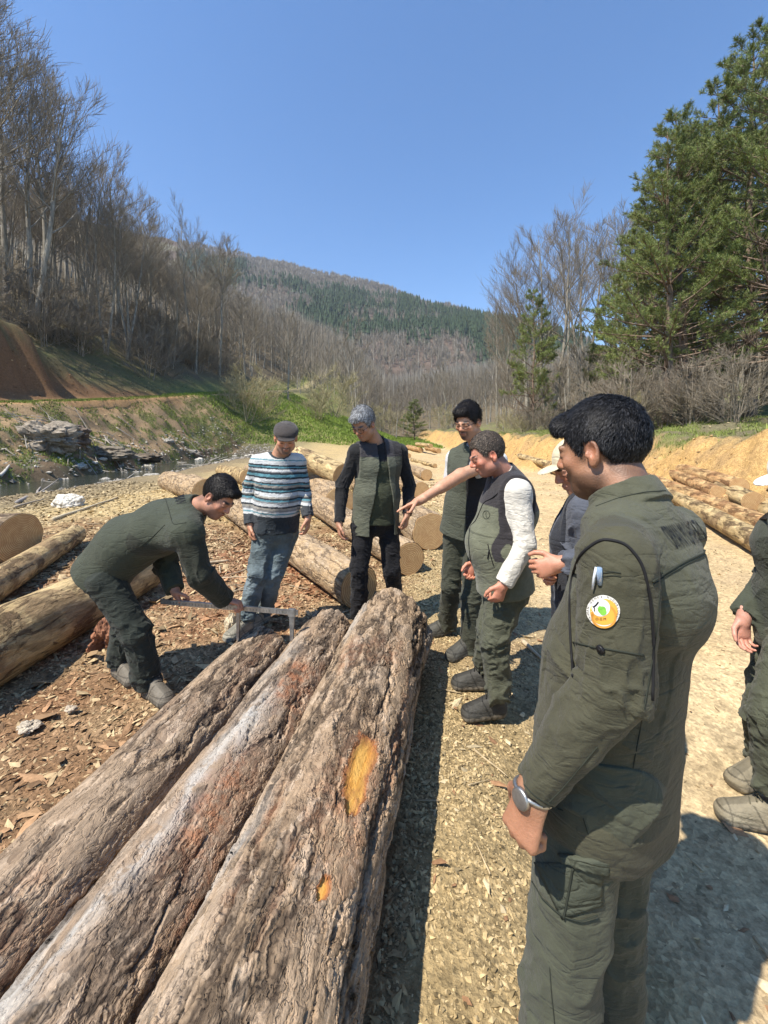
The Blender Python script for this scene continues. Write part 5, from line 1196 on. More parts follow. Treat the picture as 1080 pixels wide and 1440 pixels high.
def stripe(V, N, J=J):
    up = nz3(J['neck']-J['pelvis']); s_ = (J['neck']-V)@up-.015; k = np.searchsorted([q[0] for q in STR], s_, 'right')-1; k = np.clip(k, 0, len(STR)-1); C = np.array([q[1] for q in STR])[k]
    for q in 'RL':
        d = np.linalg.norm(V-J['wr'+q], axis=1); C[d < .085] = (.05, .055, .06)
    d = np.linalg.norm(V-J['neck']-A(0, 0, 0), axis=1); C[(d < .088)] = (.04, .05, .055); return C*.95
jacket('sweater', p1, J, 0, .0045, 3, o=.016, hem=-.015, mat=M_SOFT, colf=stripe, belly=.03, amp=.008, neckhole=.066)
def jean(V, N, J=J):
    C = np.tile(A(.105, .135, .145), (len(V), 1))
    for q in 'RL':
        a, b = J['kn'+q], J['an'+q]; d = np.linalg.norm(V-(a*.8+b*.2), axis=1); m = sm(.22, .02, d)*np.clip(.5+.9*fbm(V[:, 0]*9, V[:, 1]*9, V[:, 2]*6, 4, 4), 0, 1)*.8; C = C*(1-m[:, None])+A(.26, .33, .38)*m[:, None]
    return C
trousers(p1, J, 0, .006, 5, .014, M_DENIM, jean, amp=.011, belly=.02, rk=(.074, .058, .054))
t1, t2 = A(*S(341, 893, 0)), A(*S(366, 878, 0))
for an, tt in (('anR', t1), ('anL', t2)): shoe(p1, A(J[an][0], J[an][1], 0), tt+A(0, 0, 0), .005, A(.30, .28, .22), A(.35, .33, .27), (.05, .05, .05))
F_ = Fld(c-.17, c+.17, .004); P = lambda x, y, z: c+R[0]*x+R[1]*y+R[2]*z
F_.ell(P(0, -.018, .052), R, (.090, .108, .066), .02); F_.ell(P(0, .035, .062), R, (.078, .075, .038), .03); F_.ell(P(0, .10, .040), R, (.062, .042, .010), .014)
F_.fn([c], .165, lambda X, Y, Z: (.028-((X-c[0])*R[2][0]+(Y-c[1])*R[2][1]+(Z-c[2])*R[2][2])), inter=True)
garment('flat_cap', p1, F_, A(.055, .048, .045), None, 2, M_SOFT)
hair_obj(p1, c, R, .005, A(.10, .09, .08), 900, 3, ln=.008, thick=.004, top=0, hz=np.array([[-.14, -.05], [-.05, -.045], [-.03, -.02], [-.022, .02], [.014, .02], [.02, -.01], [.03, 0], [.04, .05], [.12, .05]]))

# ---- man in dark clothes with open olive vest
Y0 = 3.36
J = pose(dict(head=(511, 597, Y0-.12), neck=(529, 624, Y0), shR=(501, 636, Y0-.06), elR=(481, 686, Y0-.02), wrR=(477, 735, Y0-.12), shL=(562, 635, Y0+.08), elL=(576, 684, Y0+.12), wrL=(572, 723, Y0+.0),
              pelvis=(528, 731, Y0+.02), hiR=(511, 740, Y0-.02), hiL=(546, 740, Y0+.05), knR=(505, 800, Y0-.06), knL=(551, 800, Y0+.02), anR=(506, 866, Y0+.0), anL=(558, 860, Y0+.22), look=(-.45, -.72, -.55)))
J['handR'] = (A(.05, -.15, -1), A(.9, .3, 0), A(.2, -1, 0), dict(curl=(.55, .6, .4))); J['handL'] = (A(-.05, -.15, -1), A(-.9, .2, 0), A(-.3, -1, 0), dict(curl=(.8, .9, .6)))
p2 = person('grey-haired man in open olive vest over dark shirt and black trousers', J, SKIN2, .005, hc=dict(stubble=.15, brow=A(.06, .05, .045)))
c, R = J['head'], J['R']; hair_obj(p2, c, R, .005, A(.09, .09, .09), 5000, 8, ln=.020, wd=.0014, grey=(A(.42, .43, .44), .55), thick=.012, top=.020, quiff=[((-.02, .07, .09), (.03, .075, .085), .022)], flow=(.2, .7, -.5), recede=.01)
glasses(p2, c, R)
up = nz3(J['neck']-J['pelvis'])
def c2(V, N, J=J):
    C = np.tile(A(.020, .020, .021), (len(V), 1)); lat = J['lat']; up = nz3(J['neck']-J['pelvis']); x = np.abs((V-J['chest'])@lat); s_ = (J['neck']-V)@up; m = (x < .13) & ((V-J['chest'])@J['fwd'] > 0) & (s_ > .13); C[m] = A(.050, .056, .034); return C
jacket('shirt', p2, J, 0, .005, 13, o=.008, hem=-.02, mat=M_SOFT, colf=c2, amp=.008, neckhole=.062, belly=.015)
def c2v(V, N, J=J):
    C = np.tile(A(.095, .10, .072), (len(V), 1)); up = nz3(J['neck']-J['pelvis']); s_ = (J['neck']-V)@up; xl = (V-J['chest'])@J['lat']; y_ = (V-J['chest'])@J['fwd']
    C[s_ < .095] = A(.045, .042, .045); C[(xl < -.168)] = A(.045, .042, .045); C[(xl < -.03) & (s_ < .42) & (xl < -.10)] *= .55; m = np.abs(N@up) > .8; C[m] *= .8; return C  # wearer's left panel darkened: its shade is put into the cloth colour
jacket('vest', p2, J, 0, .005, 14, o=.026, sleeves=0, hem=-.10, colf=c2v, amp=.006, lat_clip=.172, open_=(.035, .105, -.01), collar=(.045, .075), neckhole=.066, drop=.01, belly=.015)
trousers(p2, J, A(.011, .011, .013), .006, 15, .006, amp=.010)
for an, tx in (('anR', (508, 886)), ('anL', (566, 880))): shoe(p2, J[an]*A(1, 1, 0), A(*S(*tx, 0)), .005, A(.055, .055, .06), A(.07, .07, .07), (.03, .03, .03))

# ---- man with black glasses who points
Y0 = 2.98
J = pose(dict(head=(658, 594, Y0-.06), neck=(673, 628, Y0+.02), shR=(641, 645, Y0+.10), elR=(632, 700, Y0+.16), wrR=(650, 742, Y0+.12), shL=(699, 648, Y0-.06), elL=(648, 668, Y0-.20), wrL=(590, 704, Y0-.36),
              pelvis=(655, 748, Y0+.06), hiR=(641, 757, Y0+.10), hiL=(672, 757, Y0+.02), knR=(634, 822, Y0+.12), knL=(664, 838, Y0-.04), anR=(629, 880, Y0+.28), anL=(660, 914, Y0+.0), look=(-.62, -.72, -.32)))
J['handL'] = (A(-.95, -.15, -.42), A(.1, .1, -1), A(0, -1, .35), dict(point=True, thc=.5)); J['handR'] = (A(.2, .1, -1), A(1, 0, 0), A(0, -1, 0), dict(curl=(.6, .6, .4)))
p3 = person('black-haired man with black glasses and short sleeves pointing his bare arm down to the left', J, SKIN1, .0045, 'L', hc=dict(stubble=.45, beard=(A(.03, .022, .018), .6), brow=A(.01, .008, .006)))
c, R = J['head'], J['R']; hair_obj(p3, c, R, .005, A(.014, .012, .012), 5000, 12, ln=.024, wd=.0014, thick=.012, top=.024, quiff=[((-.03, .06, .10), (.03, .07, .095), .024)], flow=(.5, .6, -.5)); glasses(p3, c, R, .054, .036)
jacket('shirt', p3, J, A(.55, .55, .54), .0055, 23, o=.010, sleeves=-.62, hem=-.02, mat=M_SOFT, amp=.006, collar=(.04, .068), neckhole=.060)
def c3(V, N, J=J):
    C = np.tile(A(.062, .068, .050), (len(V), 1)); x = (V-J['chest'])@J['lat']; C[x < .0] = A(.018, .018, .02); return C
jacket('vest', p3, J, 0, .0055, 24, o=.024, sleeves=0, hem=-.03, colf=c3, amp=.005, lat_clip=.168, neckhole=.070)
trousers(p3, J, A(.050, .053, .037), .006, 25, .008, amp=.010)
for an, tx in (('anR', (606, 896)), ('anL', (627, 932))): shoe(p3, J[an]*A(1, 1, 0), A(*S(*tx, 0)), .005, A(.085, .082, .07), A(.10, .095, .08), (.04, .04, .035))

# ---- man in the olive vest with off-white sleeves
Y0 = 2.42
J = pose(dict(head=(685, 640, Y0-.04), neck=(713, 672, Y0), shL=(729, 692, Y0-.16), elL=(739, 765, Y0-.20), wrL=(708, 820, Y0-.22), shR=(703, 690, Y0+.19), elR=(690, 750, Y0+.22), wrR=(672, 790, Y0+.20),
              pelvis=(709, 818, Y0+.01), waist=(703, 768, Y0), hiL=(711, 830, Y0-.08), hiR=(706, 826, Y0+.10), knL=(696, 898, Y0-.11), knR=(688, 884, Y0+.06), anL=(700, 977, Y0-.08), anR=(683, 940, Y0+.17), look=(-.88, -.06, -.40), hup=(0, 0, 1)))
J['handL'] = (A(-.35, -.05, -.9), A(-.5, .6, .3), A(-.8, -.3, .5), dict(curl=(.9, 1.0, .7))); J['handR'] = (A(-.6, 0, -.8), A(0, -1, 0), A(-1, 0, .5), dict(curl=(.8, .8, .5)))
p4 = person('stout man in olive and charcoal vest with off-white sleeves, leaning forward one hand half closed', J, A(.52, .24, .16), .0045, hc=dict(stubble=.3, red=.5), head=dict(jaw=.95))
c, R = J['head'], J['R']; hair_obj(p4, c, R, .0045, A(.035, .028, .022), 5000, 18, ln=.010, wd=.0012, grey=(A(.22, .17, .13), .25), thick=.006, top=.010, recede=.018, nape=.01, flow=(0, .6, -.5))
jacket('shirt', p4, J, A(.60, .57, .50), .005, 33, o=.012, hem=-.0, mat=M_SOFT, amp=.004, collar=(.055, .066), neckhole=.058, belly=.01)
def c4(V, N, J=J):
    C = np.tile(A(.125, .13, .09), (len(V), 1)); up = nz3(J['neck']-J['pelvis']); s_ = (J['neck']-V)@up; y_ = (V-J['chest'])@J['fwd']
    C[s_ < .115-.10*np.clip(-y_, -.1, .2)*3] = A(.035, .032, .034); C[(s_ < .16) & (y_ < .04)] = A(.035, .032, .034); m = (np.abs(np.abs((V-J['chest'])@J['lat'])-.178) < .010) & (s_ < .42); C[m] = A(.035, .032, .034)
    m = (np.abs(s_-.30) < .004) & (y_ > 0); C[m] *= .6; return C
ves = jacket('vest', p4, J, 0, .005, 34, o=.034, sleeves=0, hem=-.03, mat=M_SOFT, colf=c4, amp=.006, lat_clip=.178, belly=.035, collar=(.050, .078), neckhole=.068)
trousers(p4, J, A(.075, .078, .052), .0055, 35, .012, amp=.013, belly=.03, fr=13)
for an, tx in (('anR', (643, 968)), ('anL', (650, 1012))): shoe(p4, J[an]*A(1, 1, 0), A(*S(*tx, 0)), .0045, A(.050, .048, .042), A(.15, .13, .10), (.03, .03, .03), label=None)
J4 = J

# ---- man bending over the left log with the caliper
Y0 = 2.52
J = pose(dict(head=(307, 700, Y0-.02), neck=(271, 716, Y0+.02), chest=(226, 742, Y0+.04), shR=(263, 748, Y0-.17), elR=(281, 808, Y0-.17), wrR=(316, 843, Y0+.0), shL=(262, 730, Y0+.23), elL=(232, 790, Y0+.24), wrL=(246, 830, Y0+.12),
              waist=(178, 762, Y0+.03), pelvis=(149, 800, Y0+.02), hiR=(150, 820, Y0-.09), hiL=(146, 812, Y0+.12), knR=(190, 888, Y0-.10), knL=(178, 872, Y0+.12), anR=(211, 962, Y0-.05), anL=(168, 935, Y0+.15), look=(.80, -.30, -.66), hup=(.55, 0, .85)))
J['handR'] = (A(.9, .1, -.25), A(-.1, .2, -1), A(.2, 1, -.2), dict(curl=(.9, 1.0, .6), thc=.7)); J['handL'] = (A(.5, -.3, -.8), A(.3, .2, -.9), A(.6, -.9, 0), dict(curl=(1.0, 1.1, .7), thc=.6))
p5 = person('man in dark green field jacket bending over the left log and holding the caliper', J, A(.42, .21, .135), .0045, hc=dict(stubble=.3, brow=A(.012, .01, .008)))
c, R = J['head'], J['R']; hair_obj(p5, c, R, .0045, A(.012, .010, .009), 5000, 22, ln=.014, wd=.0012, thick=.009, top=.020, nape=.022, quiff=[((-.03, .07, .085), (.03, .07, .085), .022)], flow=(0, .8, -.3))
def c5(V, N, J=J):
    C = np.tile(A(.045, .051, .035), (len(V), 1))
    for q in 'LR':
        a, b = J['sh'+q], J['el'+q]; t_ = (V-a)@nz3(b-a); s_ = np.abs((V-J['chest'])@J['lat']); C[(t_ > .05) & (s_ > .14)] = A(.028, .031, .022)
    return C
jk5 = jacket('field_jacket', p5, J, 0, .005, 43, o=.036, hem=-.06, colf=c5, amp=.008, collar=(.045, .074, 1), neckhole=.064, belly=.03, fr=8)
trousers(p5, J, A(.028, .033, .026), .0055, 45, .012, amp=.010)
for an, tx in (('anR', (236, 994)), ('anL', (200, 972))): shoe(p5, J[an]*A(1, 1, 0), A(*S(*tx, 0)), .0045, A(.16, .14, .11), A(.13, .115, .09), (.05, .045, .04), high=.12)
J5 = J

# ---- man in the beige cap, mostly behind the foreground man
Y0 = 1.78
J = pose(dict(head=(813, 656, Y0), neck=(828, 700, Y0+.02), shL=(826, 722, Y0-.17), elL=(836, 800, Y0-.20), wrL=(790, 792, Y0-.19), shR=(822, 722, Y0+.19), elR=(828, 800, Y0+.15), wrR=(788, 800, Y0-.02),
              pelvis=(828, 870, Y0), hiL=(828, 890, Y0-.09), hiR=(826, 888, Y0+.09), knL=(822, 1000, Y0-.10), knR=(820, 985, Y0+.08), anL=(830, 1120, Y0-.10), anR=(826, 1080, Y0+.10), look=(-.88, .02, -.42)))
J['handL'] = (A(-.8, .1, -.25), A(0, 1, -.3), A(-.2, .2, 1), dict(curl=(1.0, 1.1, .8))); J['handR'] = (A(-.7, -.3, -.1), A(0, -.3, -1), A(-.4, -.3, .8), dict(curl=(.9, 1.0, .7)))
p6 = person('man in beige cap and slate blue shirt, half hidden behind the foreground man', J, A(.46, .23, .15), .0045, hc=dict(red=.4))
c, R = J['head'], J['R']; P = lambda x, y, z: c+R[0]*x+R[1]*y+R[2]*z
def cap_(parent, c, R, col):
    P = lambda x, y, z: c+R[0]*x+R[1]*y+R[2]*z; F_ = Fld(c-.21, c+.21, .004); F_.ell(P(0, -.014, .040), R, (.082, .104, .088), .01)
    F_.fn([c], .2, lambda X, Y, Z: (.036-((X-c[0])*R[2][0]+(Y-c[1])*R[2][1]+(Z-c[2])*R[2][2])), inter=True)
    F_.ell(P(0, .110, .040), R, (.062, .055, .0065), .008); return garment('cap', parent, F_, col, None, 2, M_SOFT)
cap_(p6, c, R, A(.55, .48, .33)); hair_obj(p6, c, R, .005, A(.03, .025, .02), 700, 3, ln=.008, thick=.004, top=0, hz=np.array([[-.14, -.05], [-.05, -.045], [-.03, -.02], [-.022, .02], [.014, .02], [.02, -.01], [.03, 0], [.04, .05], [.12, .05]]))
jacket('shirt', p6, J, A(.075, .082, .10), .006, 53, o=.014, hem=-.02, amp=.010, collar=(.045, .068), neckhole=.060); jacket('vest', p6, J, A(.022, .024, .03), .006, 54, o=.026, sleeves=0, hem=-.06, lat_clip=.165, amp=.005, neckhole=.078, open_=(.07, .03, 0))
trousers(p6, J, A(.03, .035, .03), .007, 55, .010)
for an, dx in (('anR', 0), ('anL', 0)): shoe(p6, J[an]*A(1, 1, 0), A(J[an][0]-.2, J[an][1], gz(J[an][0]-.1, J[an][1])), .006, A(.05, .045, .04), A(.05, .05, .05))

# ---- man at the right edge in a white cap
Y0 = 1.86
J = pose(dict(head=(1122, 668, Y0), neck=(1130, 708, Y0+.02), shL=(1124, 735, Y0-.18), elL=(1135, 810, Y0-.22), wrL=(1130, 880, Y0-.20), shR=(1118, 735, Y0+.19), elR=(1085, 815, Y0+.14), wrR=(1046, 868, Y0+.06),
              pelvis=(1120, 890, Y0), hiL=(1122, 905, Y0-.09), hiR=(1100, 905, Y0+.09), knL=(1088, 1008, Y0-.14), knR=(1076, 1000, Y0+.06), anL=(1092, 1110, Y0-.10), anR=(1078, 1072, Y0+.14), look=(-.85, .10, -.5)))
J['handL'] = (A(-.2, 0, -1), A(0, 1, 0), A(-1, 0, 0), dict(curl=(.5, .5, .4))); J['handR'] = (A(-.15, -.1, -1), A(.2, -1, 0), A(-1, 0, .2), dict(curl=(.5, .6, .4)))
p7 = person('man in white cap and tan boots cut off by the right edge of the photo', J, A(.52, .27, .2), .005, hc=dict(red=.4))
cap_(p7, J['head'], J['R'], A(.72, .70, .66))
jk7 = jacket('field_jacket', p7, J, A(.050, .056, .039), .006, 63, o=.026, hem=-.06, amp=.009, collar=(.045, .072), neckhole=.062, fr=9)
trousers(p7, J, A(.072, .077, .050), .006, 65, .016, amp=.013)
for an, tx in (('anR', (1010, 1115)), ('anL', (990, 1148))): shoe(p7, J[an]*A(1, 1, 0), A(*S(*tx, 0)), .0045, A(.22, .19, .13), A(.20, .17, .12), (.10, .09, .06), high=.11, s=1.05)
J7 = J

# ---- the foreground man seen from behind his left arm
Y0 = .96
J = pose(dict(head=(845, 634, Y0+.085), neck=(886, 712, Y0+.02), shL=(866, 790, Y0-.175), elL=(862, 966, Y0-.205), wrL=(752, 1106, Y0-.165), shR=(948, 748, Y0+.15), elR=(868, 850, Y0+.22), wrR=(800, 930, Y0+.20),
              pelvis=(852, 1062, Y0+.02), waist=(862, 925, Y0+.01), hiL=(828, 1085, Y0-.07), hiR=(872, 1070, Y0+.11), knL=(784, 1390, Y0-.075), knR=(862, 1275, Y0+.12), anL=(778, 1640, Y0+.0), anR=(862, 1500, Y0+.16), look=(-.66, .72, -.20), hup=(0, 0, 1)))
J['handL'] = (A(-.30, -.02, -.9), A(.6, .65, .1), A(-.5, .75, -.1), dict(curl=(1.25, 1.35, .8), s=1.08, thc=.6)); J['handR'] = (A(-.7, -.5, -.2), A(.3, -.3, -1), A(-.4, .2, 1), dict(curl=(1, 1, .7)))
J['ak'] = .006; J['as'] = .90; J['Lblade'] = J['Rblade'] = 1; J['cw'] = .97; J['to'] = -.014
p8 = person('foreground man with thick black hair in dark green field jacket and cargo trousers', J, A(.33, .175, .105), .0038, hc=dict(stubble=.68, brow=A(.01, .008, .006), red=.2), head=dict(nose=1.05))
c, R = J['head'], J['R']
hair_obj(p8, c, R, .0035, A(.008, .008, .009), 34000, 32, ln=.015, wd=.0008, grey=(A(.04, .04, .043), .25), out=.45, thick=.004, top=.012, quiff=[((-.03, .070, .075), (.03, .070, .075), .022), ((0, .06, .085), (0, .092, .078), .018)], flow=(0, .55, -.75), wave=.0025, jit=.16,  # lighter grey strands paint highlights into the black hair
         hz=np.array([[-.14, -.068], [-.10, -.064], [-.06, -.050], [-.035, -.01], [-.024, .026], [.010, .030], [.016, -.022], [.030, -.018], [.040, .030], [.056, .050], [.075, .060], [.15, .05]]))
def c8(V, N, J=J):
    C = np.tile(A(.060, .058, .036), (len(V), 1)); up = nz3(J['neck']-J['pelvis']); s_ = (J['neck']-V)@up; x_ = (V-J['chest'])@J['lat']
    C[(s_ < .20) & (x_ > -.150)] = A(.074, .076, .050); return C  # lighter yoke: sunlight on the upper back put into the colour
jk8 = jacket('field_jacket', p8, J, 0, .004, 73, o=.028, hem=-.105, hips=.098, colf=c8, amp=.0065, collar=(.048, .073, 1), neckhole=.062, belly=.0, fr=11, cuff=-.013, shr=.052, post=lambda F_: F_.ell(J['neck']-nz3(J['neck']-J['pelvis'])*.115-J['fwd']*.045+J['lat']*.04, frame(J['fwd'], J['neck']-J['pelvis']), (.165, .080, .095), .07))
tr8 = trousers(p8, J, A(.062, .066, .044), .0045, 75, .010, amp=.011, fr=13, rk=(.076, .064, .060))
for an, dy in (('anR', .04), ('anL', .05)):
    J[an][2] = gz(J[an][0], J[an][1])+.10; shoe(p8, J[an]*A(1, 1, 0), A(J[an][0]-.17, J[an][1]+dy, gz(J[an][0]-.1, J[an][1])), .006, A(.06, .055, .05), A(.05, .05, .05), (.03, .03, .03))
J8 = J
# ---------------------------------------------------------------- seams, badges, pockets laid on the garments
def bvh(o): return BVHTree.FromPolygons([tuple(v.co) for v in o.data.vertices], [tuple(p.vertices) for p in o.data.polygons])
CAM0 = Vector((0, 0, EYE))
def hit(b, px, py, off=.0015, maxd=9):
    d = Vector(((px-CX)/F, 1, -(py-HY)/F)).normalized(); l, n, i, ds = b.ray_cast(CAM0, d)
    if l is None:
        l, n, i, ds = b.find_nearest(W(px, py, hit.last))
    if n.dot(d) > 0 and False: n = -n
    hit.last = l.y; return l+n*off, n
hit.last = .9
def seam(b, pts, r, off, name, mat, parent, n=40, k=5, closed=False):
    P = np.array(pts, float); t_ = np.linspace(0, 1, len(P)); u = np.linspace(0, 1, n); P = np.stack([np.interp(u, t_, P[:, 0]), np.interp(u, t_, P[:, 1])], 1)
    for _ in range(3): P[1:-1] = (P[:-2]+2*P[1:-1]+P[2:])/4
    Q = np.array([hit(b, x, y, off)[0] for x, y in P]); Q[1:-1] = (Q[:-2]+2*Q[1:-1]+Q[2:])/4; mb = MB(); mb.tube(Q, r, k); return mb.build(name, mat, parent)
def decal(b, quad, off, name, mat, parent, n=14, m=14, thick=.004, col=None):
    """a cloth patch sewn on: quad of pixels TL, TR, BR, BL"""
    q = np.array(quad, float); V = np.zeros((m, n, 3)); B = np.zeros((m, n, 3))
    for i in range(m):
        for j in range(n):
            u, v = j/(n-1), i/(m-1); p = (q[0]*(1-u)+q[1]*u)*(1-v)+(q[3]*(1-u)+q[2]*u)*v; l, nn = hit(b, p[0], p[1], 0); e = min(u, 1-u, v, 1-v); o_ = off*min(1, .55+e*6); V[i, j] = l+nn*o_; B[i, j] = l-nn*.002
    idx = np.arange(m*n).reshape(m, n); Qd = [np.stack([idx[:-1, :-1], idx[1:, :-1], idx[1:, 1:], idx[:-1, 1:]], -1).reshape(-1, 4)]; o2 = m*n
    edge = list(idx[0, :])+list(idx[1:, -1])+list(idx[-1, -2::-1])+list(idx[-2:0:-1, 0]); e = np.array(edge); e2 = np.roll(e, -1); Qd.append(np.stack([e, e2, e2+o2, e+o2], 1))
    return mesh(name, np.concatenate([V.reshape(-1, 3), B.reshape(-1, 3)]), np.concatenate(Qd), mat, parent)
def text_mesh(txt, size=1.0):
    cu = bpy.data.curves.new('lettering', 'FONT'); cu.body = txt; cu.size = size; cu.resolution_u = 3; o = bpy.data.objects.new('lettering', cu); COL.objects.link(o)
    bpy.context.view_layer.update(); me = bpy.data.meshes.new_from_object(o.evaluated_get(bpy.context.evaluated_depsgraph_get())); bpy.data.objects.remove(o)
    V = np.array([v.co[:] for v in me.vertices]); T = []
    me.calc_loop_triangles(); T = np.array([t_.vertices[:] for t_ in me.loop_triangles]); bpy.data.meshes.remove(me); return V[:, :2], T
def subdiv(V, T, mx):
    V = list(map(tuple, V)); T = [tuple(t_) for t_ in T]
    for _ in range(4):
        out = []; ch = False; cache = {}
        def mid(a, b):
            k = (min(a, b), max(a, b))
            if k not in cache: V.append(tuple((V[a][i]+V[b][i])/2 for i in range(2))); cache[k] = len(V)-1
            return cache[k]
        for a, b, c in T:
            L = [math.dist(V[a], V[b]), math.dist(V[b], V[c]), math.dist(V[c], V[a])]
            if max(L) > mx:
                ch = True; m1, m2, m3 = mid(a, b), mid(b, c), mid(c, a); out += [(a, m1, m3), (m1, b, m2), (m3, m2, c), (m1, m2, m3)]
            else: out.append((a, b, c))
        T = out
        if not ch: break
    return np.array(V), np.array(T)
def lettering(b, txt, quad, off, name, mat, parent):
    V, T = text_mesh(txt); lo, hi = V.min(0), V.max(0); V = (V-lo)/(hi-lo); V, T = subdiv(V, T, .06); q = np.array(quad, float); P = []
    for u, v in V:
        v = 1-v; p = (q[0]*(1-u)+q[1]*u)*(1-v)+(q[3]*(1-u)+q[2]*u)*v; P.append(hit(b, p[0], p[1], off)[0])
    return mesh(name, np.array(P), T, mat, parent, smooth=False)
M_INK = m_plain('black_print', (.012, .012, .013), .6, .1, 30); M_THREAD = m_plain('dark_seam', (.026, .030, .022), .9, .1, 30); M_PIPE = m_plain('black_piping', (.010, .010, .011), .7, .1, 30)
M_OL = cloth_mat('pocket_cloth', .82, 900, .0009)
def tint(o, c): addcol(o.data, 'Col', np.tile(np.array(c), (len(o.data.vertices), 1))); return o
b8 = bvh(jk8); hit.last = .85
seam(b8, [(806, 950), (803, 905), (801, 860), (803, 815), (816, 778), (846, 757), (880, 764), (903, 792), (914, 840), (919, 905), (917, 985)], .0028, .0008, 'piping', M_PIPE, jk8, 60, 7)
seam(b8, [(917, 818), (940, 803), (965, 789), (985, 780), (1003, 772)], .0020, .0008, 'yoke_seam', M_THREAD, jk8, 40)
seam(b8, [(918, 822), (941, 807), (966, 793), (986, 784), (1002, 777)], .0012, .0008, 'yoke_seam', M_THREAD, jk8, 40)
seam(b8, [(806, 903), (830, 909), (862, 914), (905, 922)], .0016, .0006, 'sleeve_seam', M_THREAD, jk8, 40)
seam(b8, [(840, 1050), (815, 1080), (790, 1110), (772, 1128)], .0012, .0006, 'sleeve_seam', M_THREAD, jk8, 40)
seam(b8, [(846, 806), (862, 804), (873, 806)], .0012, .0006, 'pocket_seam', M_THREAD, jk8, 14)
seam(b8, [(846, 811), (862, 809), (873, 811)], .0010, .0006, 'pocket_seam', M_THREAD, jk8, 14)
hit.last = .85; lettering(b8, 'ORMAN MUHAFAZA', [(926, 741), (977, 730), (998, 760), (951, 772)], .0018, 'back_lettering', M_INK, jk8)
seam(b8, [(728, 1092), (748, 1116), (772, 1132), (792, 1140)], .0012, .0006, 'cuff_seam', M_THREAD, jk8, 24)
seam(b8, [(930, 800), (922, 900), (905, 1000), (890, 1080)], .0011, .0005, 'side_seam', M_THREAD, jk8, 40)
seam(b8, [(838, 712), (870, 700), (905, 692), (936, 690)], .0011, .0005, 'collar_seam', M_THREAD, jk8, 30)
# round service badge
def disc_px(b, cx, cy, r, off, col, rin=0, k=48, sx=1.0):
    rr = np.linspace(rin, r, 6) if rin else np.linspace(0.3, r, 7); V, Tq = [], []
    for q in rr:
        for a in range(k): al = 2*math.pi*a/k; V.append(hit(b, cx+q*math.cos(al)*sx, cy+q*math.sin(al), off)[0][:])
    i = np.arange(len(rr)-1)[:, None]*k; j = np.arange(k)[None]; return np.array(V), np.stack([i+j, i+(j+1) % k, i+k+(j+1) % k, i+k+j], -1).reshape(-1, 4), np.tile(np.array(col, float), (len(V), 1))
parts = [disc_px(b8, 849, 859, 22.5, .0028, (.70, .68, .62)), disc_px(b8, 850, 860, 18.5, .0032, (.72, .36, .06)), disc_px(b8, 846, 854, 12, .0036, (.72, .71, .66)), disc_px(b8, 847.5, 857, 5.2, .0040, (.16, .42, .06)), disc_px(b8, 849, 860, 4.4, .0041, (.20, .50, .07)), disc_px(b8, 850, 866, 17.2, .0034, (.55, .26, .05), 14.2) ]
V, Qs, Cs, o_ = [], [], [], 0
for v_, q_, c_ in parts: V.append(v_); Qs.append(q_+o_); Cs.append(c_); o_ += len(v_)
M_BADGE = m_vcol('badge_enamel', .5, .06, 60); bd = mesh('shoulder_badge', np.concatenate(V), np.concatenate(Qs), M_BADGE, jk8, col=np.concatenate(Cs))
mb = MB(); mb.tube(np.array([hit(b8, x, y, .0045)[0][:] for x, y in ((844, 846), (841, 850), (838, 853))]), .0011, 5); mb.tube(np.array([hit(b8, x, y, .0045)[0][:] for x, y in ((836, 852), (839, 857), (838, 860))]), .0009, 5)
badge_txt = []
ring = 'ORMAN GENEL MÜDÜRLÜĞÜ '; RV, RT, ro = [], [], 0
for i_, ch in enumerate(ring):
    if ch == ' ': continue
    tv, tt = text_mesh(ch); tv = (tv-(tv.min(0)+tv.max(0))/2)*4.2; al = math.radians(-215+250*i_/(len(ring)-1)); rad_ = 20.4
    for x, y in tv:
        X_, Y_ = x*math.cos(al+math.pi/2)+y*math.sin(al+math.pi/2), x*math.sin(al+math.pi/2)-y*math.cos(al+math.pi/2); RV.append(hit(b8, 849+rad_*math.cos(al)+X_, 859+rad_*math.sin(al)+Y_, .0034)[0][:])
    RT.append(tt+ro); ro += len(tv)
tv, tt = text_mesh('O.G.M'); tv = tv-(tv.min(0)+tv.max(0))/2
for x, y in tv: RV.append(hit(b8, 846+x*5, 869.5-y*5.4, .0040)[0][:])
RT.append(tt+ro); ro += len(tv)
for v_, q_ in zip(mb.V, mb.Q): pass
mesh('badge_lettering', np.array(RV), np.concatenate(RT), M_INK, jk8, smooth=False); mb.build('badge_emblem', M_INK, jk8)
# button on the sleeve
l, n_ = hit(b8, 845, 913, .002); n_ = np.array(n_); bt = MB(); l = np.array(l); bt.tube(np.array([l-n_*.003, l+n_*.001, l+n_*.0025]), A(.0072, .0075, .0060), 20); bt.tube(np.array([l+n_*.002, l+n_*.0032]), A(.003, .003), 10); bt.build('button', M_BLACKP, jk8)
